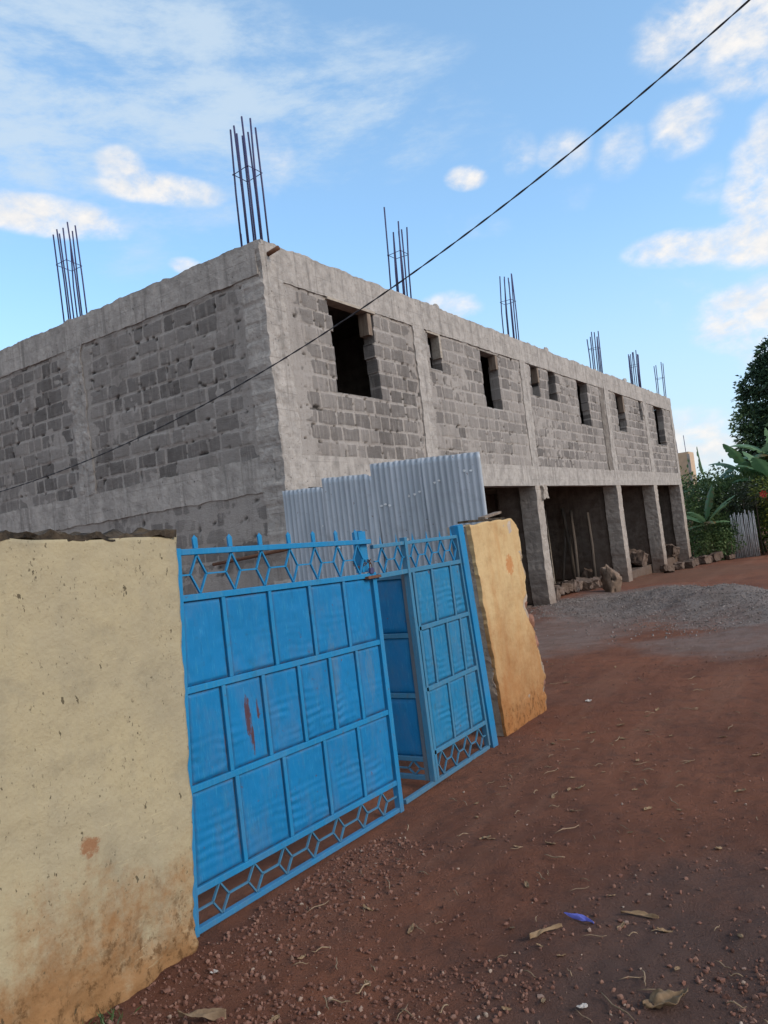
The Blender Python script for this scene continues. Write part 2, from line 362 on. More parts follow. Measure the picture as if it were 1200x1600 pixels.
M['plank'] = m_simple('pale_plank', (.30, .25, .20), (.42, .36, .29), .85, 0, 3, (8, 3, 8))
M['moss'] = m_simple('mossy_mortar', (.018, .014, .010), (.085, .062, .040), .95, 0, 16, bump=.8)
M['stone'] = m_simple('rubble_stone', (.20, .14, .105), (.10, .068, .052), .95, 0, 9, bump=.8, obj_space=True, rnd=.5)
M['redstone'] = m_simple('red_rubble', (.30, .15, .10), (.20, .10, .07), .95, 0, 9, bump=.9)
M['tanstone'] = m_simple('tan_rock', (.25, .175, .125), (.13, .09, .065), .95, 0, 7, bump=.9)
M['straw'] = m_simple('dry_straw', (.36, .25, .15), (.22, .14, .085), .8, 0, 20, obj_space=True, rnd=.6)
M['dryleaf'] = m_simple('dry_leaf', (.34, .22, .12), (.18, .11, .06), .85, 0, 14, obj_space=True, rnd=.5)
M['plastic'] = m_simple('blue_plastic', (.10, .11, .42), (.16, .18, .50), .4, 0, 14, obj_space=True)
M['white_litter'] = m_simple('pale_litter', (.5, .45, .40), (.34, .29, .25), .7, 0, 14, obj_space=True)
M['cable'] = m_simple('cable_sheath', (.03, .03, .035), (.06, .06, .065), .6)
M['pebble'] = m_leaf('pebbles', [(0, (.10, .048, .034)), (.5, (.18, .082, .056)), (.95, (.22, .12, .085)), (1, (.34, .26, .20))], .95, 0)
def m_galv():
    n = NB('galvanised_sheet'); z = n.xyz()[2]
    c = n.mix(n.ss(.3, .7, n.noise(1, (6, 6, 1.2), detail=5)), (.37, .405, .44), (.50, .53, .565))
    c = n.mix(n.math('MULTIPLY', n.ss(.55, .75, n.noise(1, (22, 22, 1.4), detail=5, rough=.7)), .5), c, (.25, .28, .32))
    c = n.mix(n.math('MULTIPLY', n.ss(.55, .75, n.noise(3, (1, 1, 1.5), detail=6, rough=.7)), .5), c, (.29, .29, .30))
    c = n.mix(n.ss(.68, .74, n.noise(30, detail=4)), c, (.19, .12, .09))
    c = n.mix(n.math('MULTIPLY', n.attr('groove_shade'), .62), c, (.16, .18, .20))  # shade of the grooves painted into the sheet colour
    return n.done(c, n.mix(n.noise(6), (.42, .42, .42), (.6, .6, .6)), .35, spec=.4)
M['galv'] = m_galv()
M['hole'] = m_simple('torn_nail_hole', (.6, .62, .62), (.75, .75, .74), .5, .3, 40)
M['ground'] = m_ground()

# ------------------------------------------------------------------ ground
def gh(x, y):
    x = np.asarray(x, float); y = np.asarray(y, float)
    h = -.30 * sstep(16, 29, y) + .02 * (y > 60)
    tx, ty = .79, -.61                                   # gravel ridge in front of the open bays
    al = (x + 3.2) * tx + (y - 14.7) * ty; pe = (x + 3.2) * .61 + (y - 14.7) * .79
    h = h + .25 * np.exp(-(np.where(pe > 0, pe / .55, pe / 1.05)) ** 2) * 1.15 * sstep(-2.9, -.2, al) * (1 - .35 * sstep(.6, 2.5, al)) * (1 + .22 * fbm(x * 1.3, y * 1.3, 0, 61, 4))
    h = h + .05 * fbm(x * 1.1, y * .9, 0, 23, 4) * np.exp(-(((x + 3.6) / 2.6) ** 2 + ((y - 15) / 4) ** 2))
    h = h + .055 * fbm(x * .45, y * .45, 0, 3, 3) * sstep(2.2, 6, np.abs(x + 2.9) + np.clip(y - 8, 0, 9))
    near = np.exp(-(np.clip(np.hypot(x + 1.5, y - 4) - 3, 0, None) / 6) ** 2)
    h = h + near * (.010 * fbm(x * 3, y * 3, 0, 5, 4) + .007 * fbm(x * 17, y * 17, 0, 8, 3))
    h = h - .045 * sstep(-2.80, -2.45, x) * sstep(1.5, 2.5, y) * sstep(6, 5, y) * 0
    h = h - .07 * np.exp(-((y - 4.15) / .55) ** 2) * np.exp(-((x + 2.9) / .5) ** 2)
    h = h - .03
    return h
def axis(knots):
    out = [knots[0][0]]
    for (a, s0), (b, s1) in zip(knots[:-1], knots[1:]):
        x = a
        while x < b:
            t = (x - a) / (b - a); x += s0 * (1 - t) + s1 * t
            if x < b: out.append(x)
        out.append(b)
    return np.array(out)
gx = axis([(-300, 40), (-40, 4), (-8, .3), (-3.6, .03), (.4, .03), (6, .5), (40, 4), (300, 40)])
gy = axis([(-60, 10), (-4, .5), (1.2, .022), (5, .035), (9, .08), (18, .15), (34, .5), (80, 6), (500, 60)])
X, Y = np.meshgrid(gx, gy, indexing='ij')
g = obj('ground', np.stack([X, Y, gh(X, Y)], -1).reshape(-1, 3), grid_faces(len(gx), len(gy)), M['ground'], origin=(0, 0, 0))
tag(g, kind='structure')

# ------------------------------------------------------------------ the unfinished building
XA, YB, YE, XL = -6.23, 7.28, 29.2, -15.6
bd = empty('unfinished_building', (-9, 18, 0), 'unfinished two storey grey block building with bare concrete columns and rebar on top', 'building')
CH = .2275
def layout(n, length, seed):
    r = np.random.default_rng(seed); out = []
    for k in range(n):
        e = [-r.uniform(0, .4)]
        while e[-1] < length + .5: e.append(e[-1] + r.choice([r.uniform(.36, .46), r.uniform(.36, .46), r.uniform(.2, .3)]))
        out.append(np.array(e))
    return out
def block_fn(seed, length, vmax, cover=0.0, flat=1.0, near=()):
    nc = int(vmax / CH) + 2; lay = layout(nc, length, seed); rr = np.random.default_rng(seed + 5).random((nc, 400))
    def fn(u, v):
        uw = u + 0.007 * vnoise(u * 9, v * 9, 0, seed) + .004 * vnoise(u * 31, v * 31, 0, seed + 7)
        vw = v + .007 * vnoise(u * 5, v * 9, 3, seed + 1) + .004 * vnoise(u * 27, v * 27, 3, seed + 2)
        k = np.clip(np.floor(vw / CH).astype(int), 0, nc - 1)
        L = np.zeros_like(u); Rr = np.zeros_like(u); rnd = np.zeros_like(u)
        for c in range(nc):
            s = k == c
            if not s.any(): continue
            e = lay[c]; i = np.clip(np.searchsorted(e, uw[s], 'right') - 1, 0, len(e) - 2)
            L[s] = uw[s] - e[i]; Rr[s] = e[i + 1] - uw[s]; rnd[s] = rr[c, i]
        dv = np.minimum(vw - k * CH, (k + 1) * CH - vw)
        d = np.minimum(np.minimum(L, Rr), dv * 1.05)
        wid = .018 + .010 * vnoise(u * 4, v * 4, 5, seed + 3)
        mort = 1 - sstep(wid - .004, wid + .010, d)
        sm = sstep(.22 - cover, .62 - cover, fbm(u * 1.3, v * 2.1, 1, seed + 4, 4) * .6 + .3 * vnoise(u * 11, v * 11, 0, seed + 6))
        for (c_, w_) in near: sm = np.maximum(sm, sstep(w_ + .10, w_ - .06, np.abs(u - c_) + .16 * fbm(u * 5, v * 5, 2, seed + 40, 4)))
        pit = sstep(.68, .82, vnoise(u * 16, v * 20, 9, seed + 8)) * sstep(.055, .02, d)
        h = -.010 * mort * flat + (rnd - .5) * .012 + .004 * fbm(u * 14, v * 14, 0, seed + 9, 3) + .010 * mort * np.clip(vnoise(u * 12, v * 12, 2, seed + 12), 0, 1)
        h = h * (1 - .6 * sm) - .03 * pit
        mort = np.clip(np.maximum(mort, sm * .8), 0, 1)
        return 0 * u, 0 * v, h, dict(mort=mort, rnd=np.clip(rnd + .25 * vnoise(u * .8, v * .8, 0, seed + 11), 0, 1), pit=pit)
    return fn
# openings on the upper right facade: (y0, y1, z0, z1)
WIN = [(8.67, 9.72, 3.90, 5.245), (11.43, 11.86, 4.60, 5.25), (13.46, 14.2, 4.10, 5.20), (15.92, 16.4, 4.58, 5.25), (16.96, 17.44, 4.58, 5.26),
       (18.95, 19.74, 4.13, 5.25), (22.27, 23.05, 4.14, 5.25), (24.76, 25.1, 4.63, 5.25), (26.62, 27.8, 3.93, 5.25)]
Z0 = 2.955
jit = np.random.default_rng(3).uniform(-.05, .05, (40, 40))
def wmask(uc, vc):
    k = np.ones(uc.shape, bool); y = uc + YB; z = vc + Z0
    c = np.floor(vc / CH).astype(int)
    for i, (a, b, lo, hi) in enumerate(WIN):
        amp = 1.0 if i == 0 else .6
        k &= ~((y > a + amp * jit[i, c]) & (y < b + amp * jit[i + 12, c]) & (z > lo) & (z < hi))
    return k
def ustep(y0, y1, s=.0021, org=0):
    out = [y0]
    while out[-1] < y1: out.append(out[-1] + s * max(out[-1], 7))
    out[-1] = y1
    return np.array(out)
uu = ustep(YB + .03, YE - .02) - YB
vv = np.arange(0, 2.36, .0205)
relief('block_wall', M['block'], bd, (XA, YB, Z0), (0, 1, 0), (0, 0, 1), (1, 0, 0), uu, vv, block_fn(21, 22.5, 2.5, -.02, near=[(.2, .48)] + [((a + b) / 2 - 7.28, .26) for a, b in ((10.92, 11.27), (15.33, 15.69), (20.75, 21.55), (25.22, 25.62))]), .2, wmask)
# left facade, upper and lower
ul = np.arange(.02, XA - XL, .021)
relief('block_wall', M['block'], bd, (XA, YB, Z0), (-1, 0, 0), (0, 0, 1), (0, -1, 0), ul, vv, block_fn(33, 9.8, 2.5, -.06, near=[(.1, .40), (3.95, .26)]), .2)
relief('block_wall', M['block'], bd, (XA, YB, -.1), (-1, 0, 0), (0, 0, 1), (0, -1, 0), ul[::2], np.arange(0, 2.72, .035), block_fn(45, 9.8, 2.9, .36, .6), .2)
# bay wall behind the tin sheets
relief('block_wall', M['block'], bd, (XA - .05, YB + .3, -.1), (0, 1, 0), (0, 0, 1), (1, 0, 0), np.arange(0, 3.4, .05), np.arange(0, 2.72, .05), block_fn(51, 4, 2.9, .2), .2)
# beams
rough_box('floor_beam', M['concrete'], bd, (XA - .22, YB + .04, 2.55), (XA + .018, YE, 2.972), .04, .004, 16, .003, 1)
rough_box('floor_beam', M['concrete'], bd, (XL, YB - .018, 2.54), (XA - .05, YB + .2, 2.99), .04, .005, 16, .003, 2, jag=(2, .010))
rough_box('roof_beam', M['concrete'], bd, (XA - .22, YB + .04, 5.262), (XA + .016, YE, 5.74), .03, .0045, 18, .003, 3, topamp=.018, jag=(2, .006))
rough_box('roof_beam', M['concrete'], bd, (XL, YB - .016, 5.285), (XA - .05, YB + .2, 5.73), .03, .0045, 18, .003, 4, topamp=.020, jag=(2, .007))
# columns
def lean(V): return V
cols = [(10.92, 11.27), (15.33, 15.69), (21.15, 21.55), (25.22, 25.62), (28.84, 29.22)]
for i, (a, b) in enumerate(cols):
    rough_box('column', M['column'], bd, (XA - .37, a, -.45), (XA + .012, b, 2.56), .03, .007, 14, .009, 10 + i, jag=(1, .012))
    j = (a, b) if i < 4 else (28.9, 29.23)
    rough_box('pilaster', M['concrete'], bd, (XA - .1, j[0], 2.95), (XA + (.024 if i == 0 else .016), j[1] + (.02 if i == 0 else 0), 5.30), .026, .007, 15, .005, 20 + i, jag=(1, .022))
rough_box('pilaster', M['stained'], bd, (XA - .1, 20.72, 2.96), (XA + .008, 21.1, 5.28), .04, .008, 9, .02, 29)
rough_box('corner_column', M['concrete'], bd, (XA - .36, YB - .02, -.1), (XA + .022, YB + .40, 5.70), .024, .0075, 15, .006, 31, topamp=.03, jag=(1, .02))
rough_box('pilaster', M['concrete'], bd, (-10.36, YB - .02, 2.97), (-10.0, YB + .1, 5.31), .026, .011, 15, .006, 32, jag=(0, .022))
rough_box('pilaster', M['concrete'], bd, (-14.6, YB - .02, 2.97), (-14.25, YB + .1, 5.31), .05, .011, 9, .02, 33)
def blob(name, m, parent, c, r, seed, amp=.35, freq=2.2, n=18, **k):
    V = []
    for i in range(n + 1):
        t = math.pi * i / n
        for j in range(2 * n):
            p = math.pi * j / n; V.append((math.sin(t) * math.cos(p), math.sin(t) * math.sin(p), math.cos(t)))
    V = np.array(V); F = grid_faces(n + 1, 2 * n).tolist() + [(i * 2 * n + 2 * n - 1, (i + 1) * 2 * n + 2 * n - 1, (i + 1) * 2 * n, i * 2 * n) for i in range(n)]
    d = 1 + amp * fbm(V[:, 0] * freq, V[:, 1] * freq, V[:, 2] * freq, seed, 4)
    # facet like broken stone
    q = np.random.default_rng(seed).normal(size=(9, 3)); q /= np.linalg.norm(q, axis=1)[:, None]
    W = V * d[:, None]
    for a in q:
        s = W @ a; W -= np.clip(s - .72, 0, None)[:, None] * a
    return obj(name, np.array(c) + W * np.array(r), F, m, parent, smooth=True, **k)
rough_box('concrete_lump', M['column'], bd, (XA - .12, 15.62, 2.24), (XA + .07, 15.86, 2.54), .03, .03, 9, .03, 4)
# slabs and inner walls
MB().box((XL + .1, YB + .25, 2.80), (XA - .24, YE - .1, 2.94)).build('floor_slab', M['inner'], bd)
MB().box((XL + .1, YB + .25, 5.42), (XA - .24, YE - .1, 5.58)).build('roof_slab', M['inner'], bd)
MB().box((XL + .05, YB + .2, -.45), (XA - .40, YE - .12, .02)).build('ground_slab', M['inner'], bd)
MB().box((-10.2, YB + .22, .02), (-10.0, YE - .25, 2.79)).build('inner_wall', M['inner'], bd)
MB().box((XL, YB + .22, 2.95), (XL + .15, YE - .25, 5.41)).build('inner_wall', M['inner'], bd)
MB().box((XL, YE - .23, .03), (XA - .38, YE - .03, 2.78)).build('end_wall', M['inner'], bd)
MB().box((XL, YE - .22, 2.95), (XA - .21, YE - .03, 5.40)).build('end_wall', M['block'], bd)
for yy, x0 in ((15.42, -9.99), (21.25, -9.99), (25.32, -9.99)):
    relief('cross_wall', M['shaded_mudwall'], bd, (XA - .39, yy, .03), (-1, 0, 0), (0, 0, 1), (0, -1, 0), np.arange(0, 3.35 if yy > 16 else .6, .05), np.arange(0, 2.76, .045), block_fn(int(yy), 4, 3, .3, .6), .16)
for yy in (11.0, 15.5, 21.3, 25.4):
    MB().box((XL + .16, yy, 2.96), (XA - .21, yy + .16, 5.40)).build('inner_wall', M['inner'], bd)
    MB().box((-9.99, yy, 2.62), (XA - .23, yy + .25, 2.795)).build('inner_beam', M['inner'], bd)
# window timbers
MB().box((XA - .16, 8.60, 5.225), (XA + .03, 9.80, 5.262)).build('lintel_plank', M['plank'], bd)
MB().box((XA - .17, 9.60, 4.88), (XA + .006, 9.70, 5.222)).build('timber_block', M['wood'], bd, bevel=.006)
f2 = MB().box((XA - .15, 11.40, 5.22), (XA + .012, 11.86, 5.255)); f2.box((XA - .15, 11.80, 4.83), (XA + .014, 11.865, 5.218))
f2.build('window_frame', M['plank'], bd)
MB().box((XA - .15, 14.12, 4.92), (XA + .006, 14.22, 5.2)).build('timber_block', M['wood'], bd, bevel=.006)
MB().box((XA - .15, 16.33, 4.9), (XA + .004, 16.41, 5.23)).build('timber_block', M['wood'], bd, bevel=.006)
MB().box((XA - .15, 22.95, 4.75), (XA + .004, 23.06, 5.24)).build('timber_block', M['wood'], bd, bevel=.006)
MB().tube([(XA - .05, 7.42, 5.55), (XA + .20, 7.44, 5.60)], .03, 10).build('pipe_stub', M['rust'], bd, smooth=True)
for (y, z, s) in ((11.95, 5.75, .07), (15.0, 5.76, .05), (17.2, 5.77, .08), (23.6, 5.77, .09)):
    blob('rooftop_rubble', M['concrete'], bd, (XA - .05, y, z), (s, s * 1.2, s), int(y * 9), n=7)
# rebar cages
def cage(cx, cy, zt, n, spread, lx, ly, long=None, seed=0, zb=5.6):
    r = random.Random(seed)
    s = spread / 2
    spots = [(-s, -s), (s, -s), (s, s), (-s, s), (0, -s), (s, 0), (0, s), (-s, 0)][:n]
    zs = 5.72 + (zt - 5.72) * .58
    at = lambda z: ((z - 5.72) * lx, (z - 5.72) * ly)
    ox, oy = at(zs); e = s + .012
    ring = [(cx + ox + a * e, cy + oy + b * e, zs + r.uniform(-.02, .02)) for a, b in ((-1, -1), (1, -1), (1, 1), (-1, 1), (-1, -1))]
    st = MB().tube(ring, .006, 5).build('stirrup', M['rebar'], bd, smooth=True)
    for i, (dx, dy) in enumerate(spots):
        t = zt - r.uniform(0, .26) + (long if (long and i == 0) else 0)
        ax, ay = at(t); jx, jy = r.uniform(-.03, .03), r.uniform(-.03, .03)
        mx, my = at((t + zb) / 2)
        MB().tube([(cx + dx, cy + dy, zb), (cx + dx + mx, cy + dy + my, (t + zb) / 2), (cx + dx + ax + jx, cy + dy + ay + jy, t)], 0.0125 if cy < 20 else .015, 6).build('rebar', M['rebar'], st, smooth=True)
cage(XA - .19, 7.45, 7.46, 8, .25, -.02, .03, seed=1)
cage(-10.27, YB + .16, 7.42, 8, .25, -.09, .04, seed=2)
cage(XA - .17, 10.98, 7.12, 7, .24, .03, .05, long=.28, seed=3)
cage(XA - .17, 15.50, 7.32, 7, .24, .02, .05, seed=4)
cage(XA - .17, 21.35, 7.0, 7, .24, .02, .05, seed=5)
cage(XA - .17, 25.4, 7.08, 8, .24, .02, .05, seed=6)
cage(XA - .17, 28.75, 7.05, 4, .24, .03, .06, seed=7)
MB().tube([(XA - .42, 7.45, 5.6), (XA - .44, 7.48, 6.0)], .009, 6).build('rebar', M['rebar'], bd, smooth=True)

# ------------------------------------------------------------------ boundary walls
def wall_edge(z): return 2.365 + .078 * z + .003 * np.sin(z * 3)
cw = empty('cream_boundary_wall', (-2.95, 0, 0), 'tall cream plastered wall with orange damp stains and mossy top, left of the blue gate', 'wall')
u = np.concatenate([np.arange(-4, 0, .12), np.arange(0, 2.3649, .0165)]); v = np.linspace(-.25, 1.865, 132)
def cream_fn(u, v):
    t = sstep(1.4, 2.365, u)
    du = t * (wall_edge(v) - 2.365) + .004 * sstep(2.3, 2.365, u) * fbm(v * 13, v * 3, 0, 5, 5)
    top = .05 * (1 - sstep(1.2, 2.2, u)) + .012 * fbm(u * 4, 0 * u, 0, 6, 3)
    dv = top * sstep(1.2, 1.865, v)
    h = .006 * fbm(u * 1.6, v * 1.6, 0, 7, 3) + .003 * fbm(u * 13, v * 13, 0, 9, 3)
    low = sstep(.35, -.05, v + .15 * fbm(u * 2.5, v * 2, 0, 12, 3))
    h = h + low * (.020 * fbm(u * 9, v * 9, 0, 13, 5) - .008)
    h = h - .008 * sstep(2.345, 2.365, u) * (.5 + vnoise(v * 14, 0 * v, 0, 3))
    return du, dv, h, {}
relief('plastered_face', M['cream'], cw, (-2.85, 0, 0), (0, 1, 0), (0, 0, 1), (1, 0, 0), u, v, cream_fn, .2)
def capshape(V):
    y = V[:, 1]; t = (V[:, 2] - 1.868) / .035
    V = V.copy(); V[:, 2] += .05 * (1 - sstep(1.2, 2.2, y)) - .005 + (t > .5) * (.016 * np.clip(fbm(y * 14, V[:, 0] * 14, 0, 77, 5), -.7, 1.6) - .004) - .012 * sstep(2.3, 2.5, y)
    return V
rough_box('mossy_coping', M['moss'], cw, (-3.04, -3.9, 1.868), (-2.842, 2.49, 1.896), .022, .016, 16, .006, 71, shape=capshape)

ow = empty('ochre_wall_stub', (-3, 6.3, 0), 'broken stub of ochre plastered wall with raw crumbling edges beside the gate post', 'wall')
def oe(z): return np.interp(z, [-.2, .14, .31, .47, .73, .87, .97, 1.09, 1.27, 1.47, 1.68, 1.76, 1.8], [6.80, 6.80, 6.83, 6.80, 6.70, 6.65, 6.58, 6.67, 6.71, 6.65, 6.62, 6.57, 6.5])
v = np.linspace(-.2, 1.79, 120); u = np.linspace(0, 1, 60)
def oc_fn(u, v):
    left = 5.845 - .122 * v + .006 * vnoise(v * 8, 0 * v, 0, 4) + .006 * vnoise(v * 31, 0 * v, 0, 5)
    right = oe(v) + .016 * fbm(v * 9, 0 * v, 0, 9, 5) + .010 * vnoise(v * 43, 0 * v, 0, 10)
    yy = left + (right - left) * u
    h = .010 * fbm(yy * 2, v * 2, 0, 17, 3) + .004 * fbm(yy * 14, v * 14, 0, 19, 3) - .035 * sstep(.9, 1, u) * (.5 + .5 * vnoise(v * 11, u, 0, 3))
    return yy - u, .02 * fbm(yy * 3, 0 * yy, 0, 31, 3) * sstep(1.4, 1.8, v), h, {}
relief('plastered_face', M['ochre'], ow, (-2.9, 0, 0), (0, 1, 0), (0, 0, 1), (1, 0, 0), u, v, oc_fn, .03)
def core(V):
    V = V.copy(); z = V[:, 2]; t = (V[:, 1] - 5.88) / (6.88 - 5.88)
    V[:, 1] = (5.855 - .122 * z) + t * (oe(z) - .02 - 5.855 + .122 * z) + (t > .5) * .05 * fbm(z * 5, V[:, 0] * 5, 0, 41, 4)
    return V
rough_box('rubble_core', M['raw'], ow, (-3.11, 5.88, -.2), (-2.925, 6.88, 1.775), .03, .016, 11, .012, 61, shape=core)
for (y, z, s) in ((6.74, .82, .09), (6.80, .62, .09), (6.84, .25, .09), (6.68, .98, .08)):
    blob('rubble_stone', M['redstone'], ow, (-2.99, y - .05, z), (.08, s, s * 1.1), int(y * 100 + z * 10), n=9)
MB().box((-3.05, 5.72, 1.795), (-2.95, 6.45, 1.813)).build('stub_capping', M['moss'], ow)

tm = MB(); tm.bar((-3.02, 6.12, 1.825), (-3.06, 6.56, 1.865), .07, .022, (0, 0, 1))
tag(tm.build('wood_offcut', M['wood'], bevel=.003), 'short brown board lying on top of the ochre wall stub', 'board')

# ------------------------------------------------------------------ gate leaves (plane x = -2.9)
GX = -2.90
def sag(y): return -.052 * (y - 2.45) / 1.7
def panel(parent, y0, y1, z0, z1, m, seed, sagf=sag, rid=1.0, left=None, name='panel', right=None):
    r = np.random.default_rng(seed); nu, nv = 34, 60
    u, v = np.meshgrid(np.linspace(0, 1, nu), np.linspace(0, 1, nv), indexing='ij')
    z = z0 + (z1 - z0) * v
    ya = y0 + 0 * v if left is None else left(z)
    yb = y1 + 0 * v if right is None else right(z)
    y = ya + (yb - ya) * u
    e = np.minimum(np.minimum(u * (y1 - y0), (1 - u) * (y1 - y0)), np.minimum(v, 1 - v) * (z1 - z0))
    k = sstep(.004, .018, e)
    ph = r.uniform(0, 6)
    amp = rid * sstep(.85 + r.uniform(-.25, .1), .45, v) * (.5 + .5 * vnoise(u * 2 + seed, v * 3, 0, seed))
    h = k * (.011 + .0040 * amp * np.sin(z * 2 * math.pi / .046 + ph + 1.6 * vnoise(u * 3, v * 3, seed, 5)) * (.6 + .8 * vnoise(u * 2.5, v * 6, seed, 4)) + .0016 * vnoise(u * 7, v * 9, seed, 14) + .003 * vnoise(u * 2.2 + seed * 3, v * 2.2, 0, seed + 1)) - .002
    V = np.stack([GX + h, y, z + sagf(y)], -1).reshape(-1, 3)
    o = obj(name, V, grid_faces(nu, nv), m, parent, attrs={'edge': np.exp(-(e / .011) ** 2)})
    s = o.modifiers.new('thick', 'SOLIDIFY'); s.thickness = .0025; s.offset = -1
    return o
FX = GX + .0                # centre plane of the frame bars
def hbar(mb, y0, y1, z, w=.034, d=.034, sagf=sag, x=None): x = FX if x is None else x; mb.bar((x, y0, z + sagf(y0)), (x, y1, z + sagf(y1)), w, d)
def vbar(mb, y, z0, z1, w=.03, d=.03, sagf=sag, y1=None, x=None):
    x = FX if x is None else x; y1 = y if y1 is None else y1; mb.bar((x, y, z0 + sagf(y)), (x, y1, z1 + sagf(y1)), w, d)
def lattice(parent, y0, y1, zb, zt, centres, sagf=sag, m=None, hw=.053):
    mb = MB(); zm = (zb + zt) / 2; q = .012; wd = .0082
    P = lambda y, z: (FX, y, z + sagf(y))
    cs = sorted(centres)
    for c in cs:
        pts = [(c, zt), (c + hw, zm), (c, zb), (c - hw, zm)]
        for (a, b), (c2, d2) in zip(pts, pts[1:] + pts[:1]):
            if y0 - .001 < min(a, c2) and max(a, c2) < y1 + .001: mb.bar(P(a, b), P(c2, d2), wd, q)
    ends = [y0] + [x for c in cs for x in (c - hw, c + hw)] + [y1]
    for a, b in zip(ends[::2], ends[1::2]):
        if b > a + .01: mb.bar(P(a, zm), P(b, zm), wd, q)
    return mb.build('lattice', m or M['bar'], parent)
GL = lambda z: wall_edge(z) + .022
lg = empty('gate_leaf', (GX, 2.42, 0), 'wider closed blue steel gate leaf next to the cream wall, panels in brick pattern', 'gate', 'leaves of the blue gate')
fr = MB()
for z, w in ((1.78, .03), (1.555, .032), (1.115, .032), (.655, .032), (.195, .032), (.02, .028)):
    hbar(fr, float(GL(z)), 4.17 if z > .1 else 4.16, z, w, .032)
vbar(fr, float(GL(0)), -.0, 1.80, .035, .038, y1=float(GL(1.8)))
vbar(fr, 4.155, .0, 1.575, .045, .042)
rows = [(1.115, 1.555, [2.79, 3.14, 3.485, 3.82]), (.655, 1.115, [2.725, 3.015, 3.31, 3.597, 3.87]), (.195, .655, [2.75, 3.105, 3.46, 3.795])]
for z0, z1, bars in rows:
    for b in bars: vbar(fr, b, z0 + .016, z1 - .016, .026, .028)
fr.build('frame', M['frame'], lg, bevel=.003)
k = 0
for ri, (z0, z1, bars) in enumerate(rows):
    ed = [None] + bars + [4.14]
    for i in range(len(ed) - 1):
        k += 1
        o = panel(lg, (ed[i] or 2.5) + .012, ed[i + 1] - .012, z0 + .014, z1 - .014, M['panel'], 100 + k, rid=(.25, .8, 1.0)[ri] * (.4 + 1.0 * random.random()),
                  left=(lambda z: GL(z) + .014) if ed[i] is None else None)
        if ri == 1 and i == 1: o['label'] = 'blue panel with long rusty scratches'
lattice(lg, float(GL(1.67)) + .02, 4.13, 1.57, 1.765, [2.65, 2.89, 3.12, 3.36, 3.585, 3.81, 4.02], m=M['frame'])
lattice(lg, float(GL(.1)) + .02, 4.13, .033, .18, [2.57, 2.81, 3.04, 3.27, 3.51, 3.75, 3.97])
for y in (2.65, 2.89, 3.12, 3.36, 3.585, 3.81, 4.02):
    z = 1.797 + sag(y)
    MB().add([(FX - .006, y - .013, z), (FX + .006, y - .013, z), (FX + .006, y + .013, z), (FX - .006, y + .013, z),
              (FX - .004, y - .016, z + .05), (FX + .004, y - .016, z + .05), (FX + .004, y + .016, z + .05), (FX - .004, y + .016, z + .05), (FX, y, z + .068)],
             [(0, 1, 5, 4), (1, 2, 6, 5), (2, 3, 7, 6), (3, 0, 4, 7), (4, 5, 8), (5, 6, 8), (6, 7, 8), (7, 4, 8), (3, 2, 1, 0)]).build('spike', M['frame'], lg)
MB().box((FX - .075, 4.085, 1.53), (FX - .02, 4.165, 1.80)).box((FX - .0745, 4.115, 1.80), (FX - .0205, 4.135, 1.806)).build('lock_post', M['frame'], lg, bevel=.004)
MB().box((FX - .03, 4.05, 1.485), (FX + .045, 4.20, 1.503)).build('lock_plate', M['rust'], lg, bevel=.002)
# right leaf with wicket door
nosag = lambda y: 0 * y
RR = lambda z: 5.487 - .068 * z
rg = empty('gate_leaf', (GX, 5.5, 0), 'narrower blue steel gate leaf next to the ochre wall, its wicket door standing open', 'gate', 'leaves of the blue gate')
fr = MB()
hbar(fr, 4.19, 5.372, 1.69, .026, .03, nosag); hbar(fr, 4.21, 5.386, 1.49, .032, .034, nosag)
for z in (1.07, .635, .19): hbar(fr, 4.63, RR(z), z, .032, .034, nosag)
hbar(fr, 4.22, 5.49, -.012, .03, .03, nosag)
vbar(fr, 4.612, .0, 1.73, .034, .045, nosag, y1=4.592)
vbar(fr, 4.655, .0, 1.475, .03, .034, nosag)
vbar(fr, RR(0), .0, 1.70, .028, .036, nosag, y1=RR(1.7))
rrows = [(1.07, 1.49, [4.92, 5.21]), (.635, 1.07, [4.81, 5.05, 5.265]), (.19, .635, [4.965, 5.235])]
for z0, z1, bars in rrows:
    for b in bars: vbar(fr, b, z0 + .016, z1 - .016, .024, .028, nosag)
fr.build('frame', M['bar'], rg, bevel=.003)
for ri, (z0, z1, bars) in enumerate(rrows):
    ed = [4.665] + bars + [5.4]
    for i in range(len(ed) - 1):
        k += 1; panel(rg, ed[i] + .012, ed[i + 1] - .012, z0 + .014, z1 - .014, M['panel_worn'], 100 + k, nosag, .8, right=(lambda z: RR(z) - .022) if i == len(ed) - 2 else None)
tc = [4.30, 4.50, 4.72, 4.92, 5.12, 5.30]
lattice(rg, 4.2, 5.365, 1.505, 1.677, tc, nosag, M['frame'])
lattice(rg, 4.675, 5.462, .005, .172, [4.76, 4.95, 5.15, 5.35], nosag, hw=.06)
for y in tc:
    z = 1.702
    MB().add([(FX - .004, y - .009, z), (FX + .004, y - .009, z), (FX + .004, y + .009, z), (FX - .004, y + .009, z), (FX, y, z + .06)], [(0, 1, 4), (1, 2, 4), (2, 3, 4), (3, 0, 4), (3, 2, 1, 0)]).build('spike', M['frame'], rg)
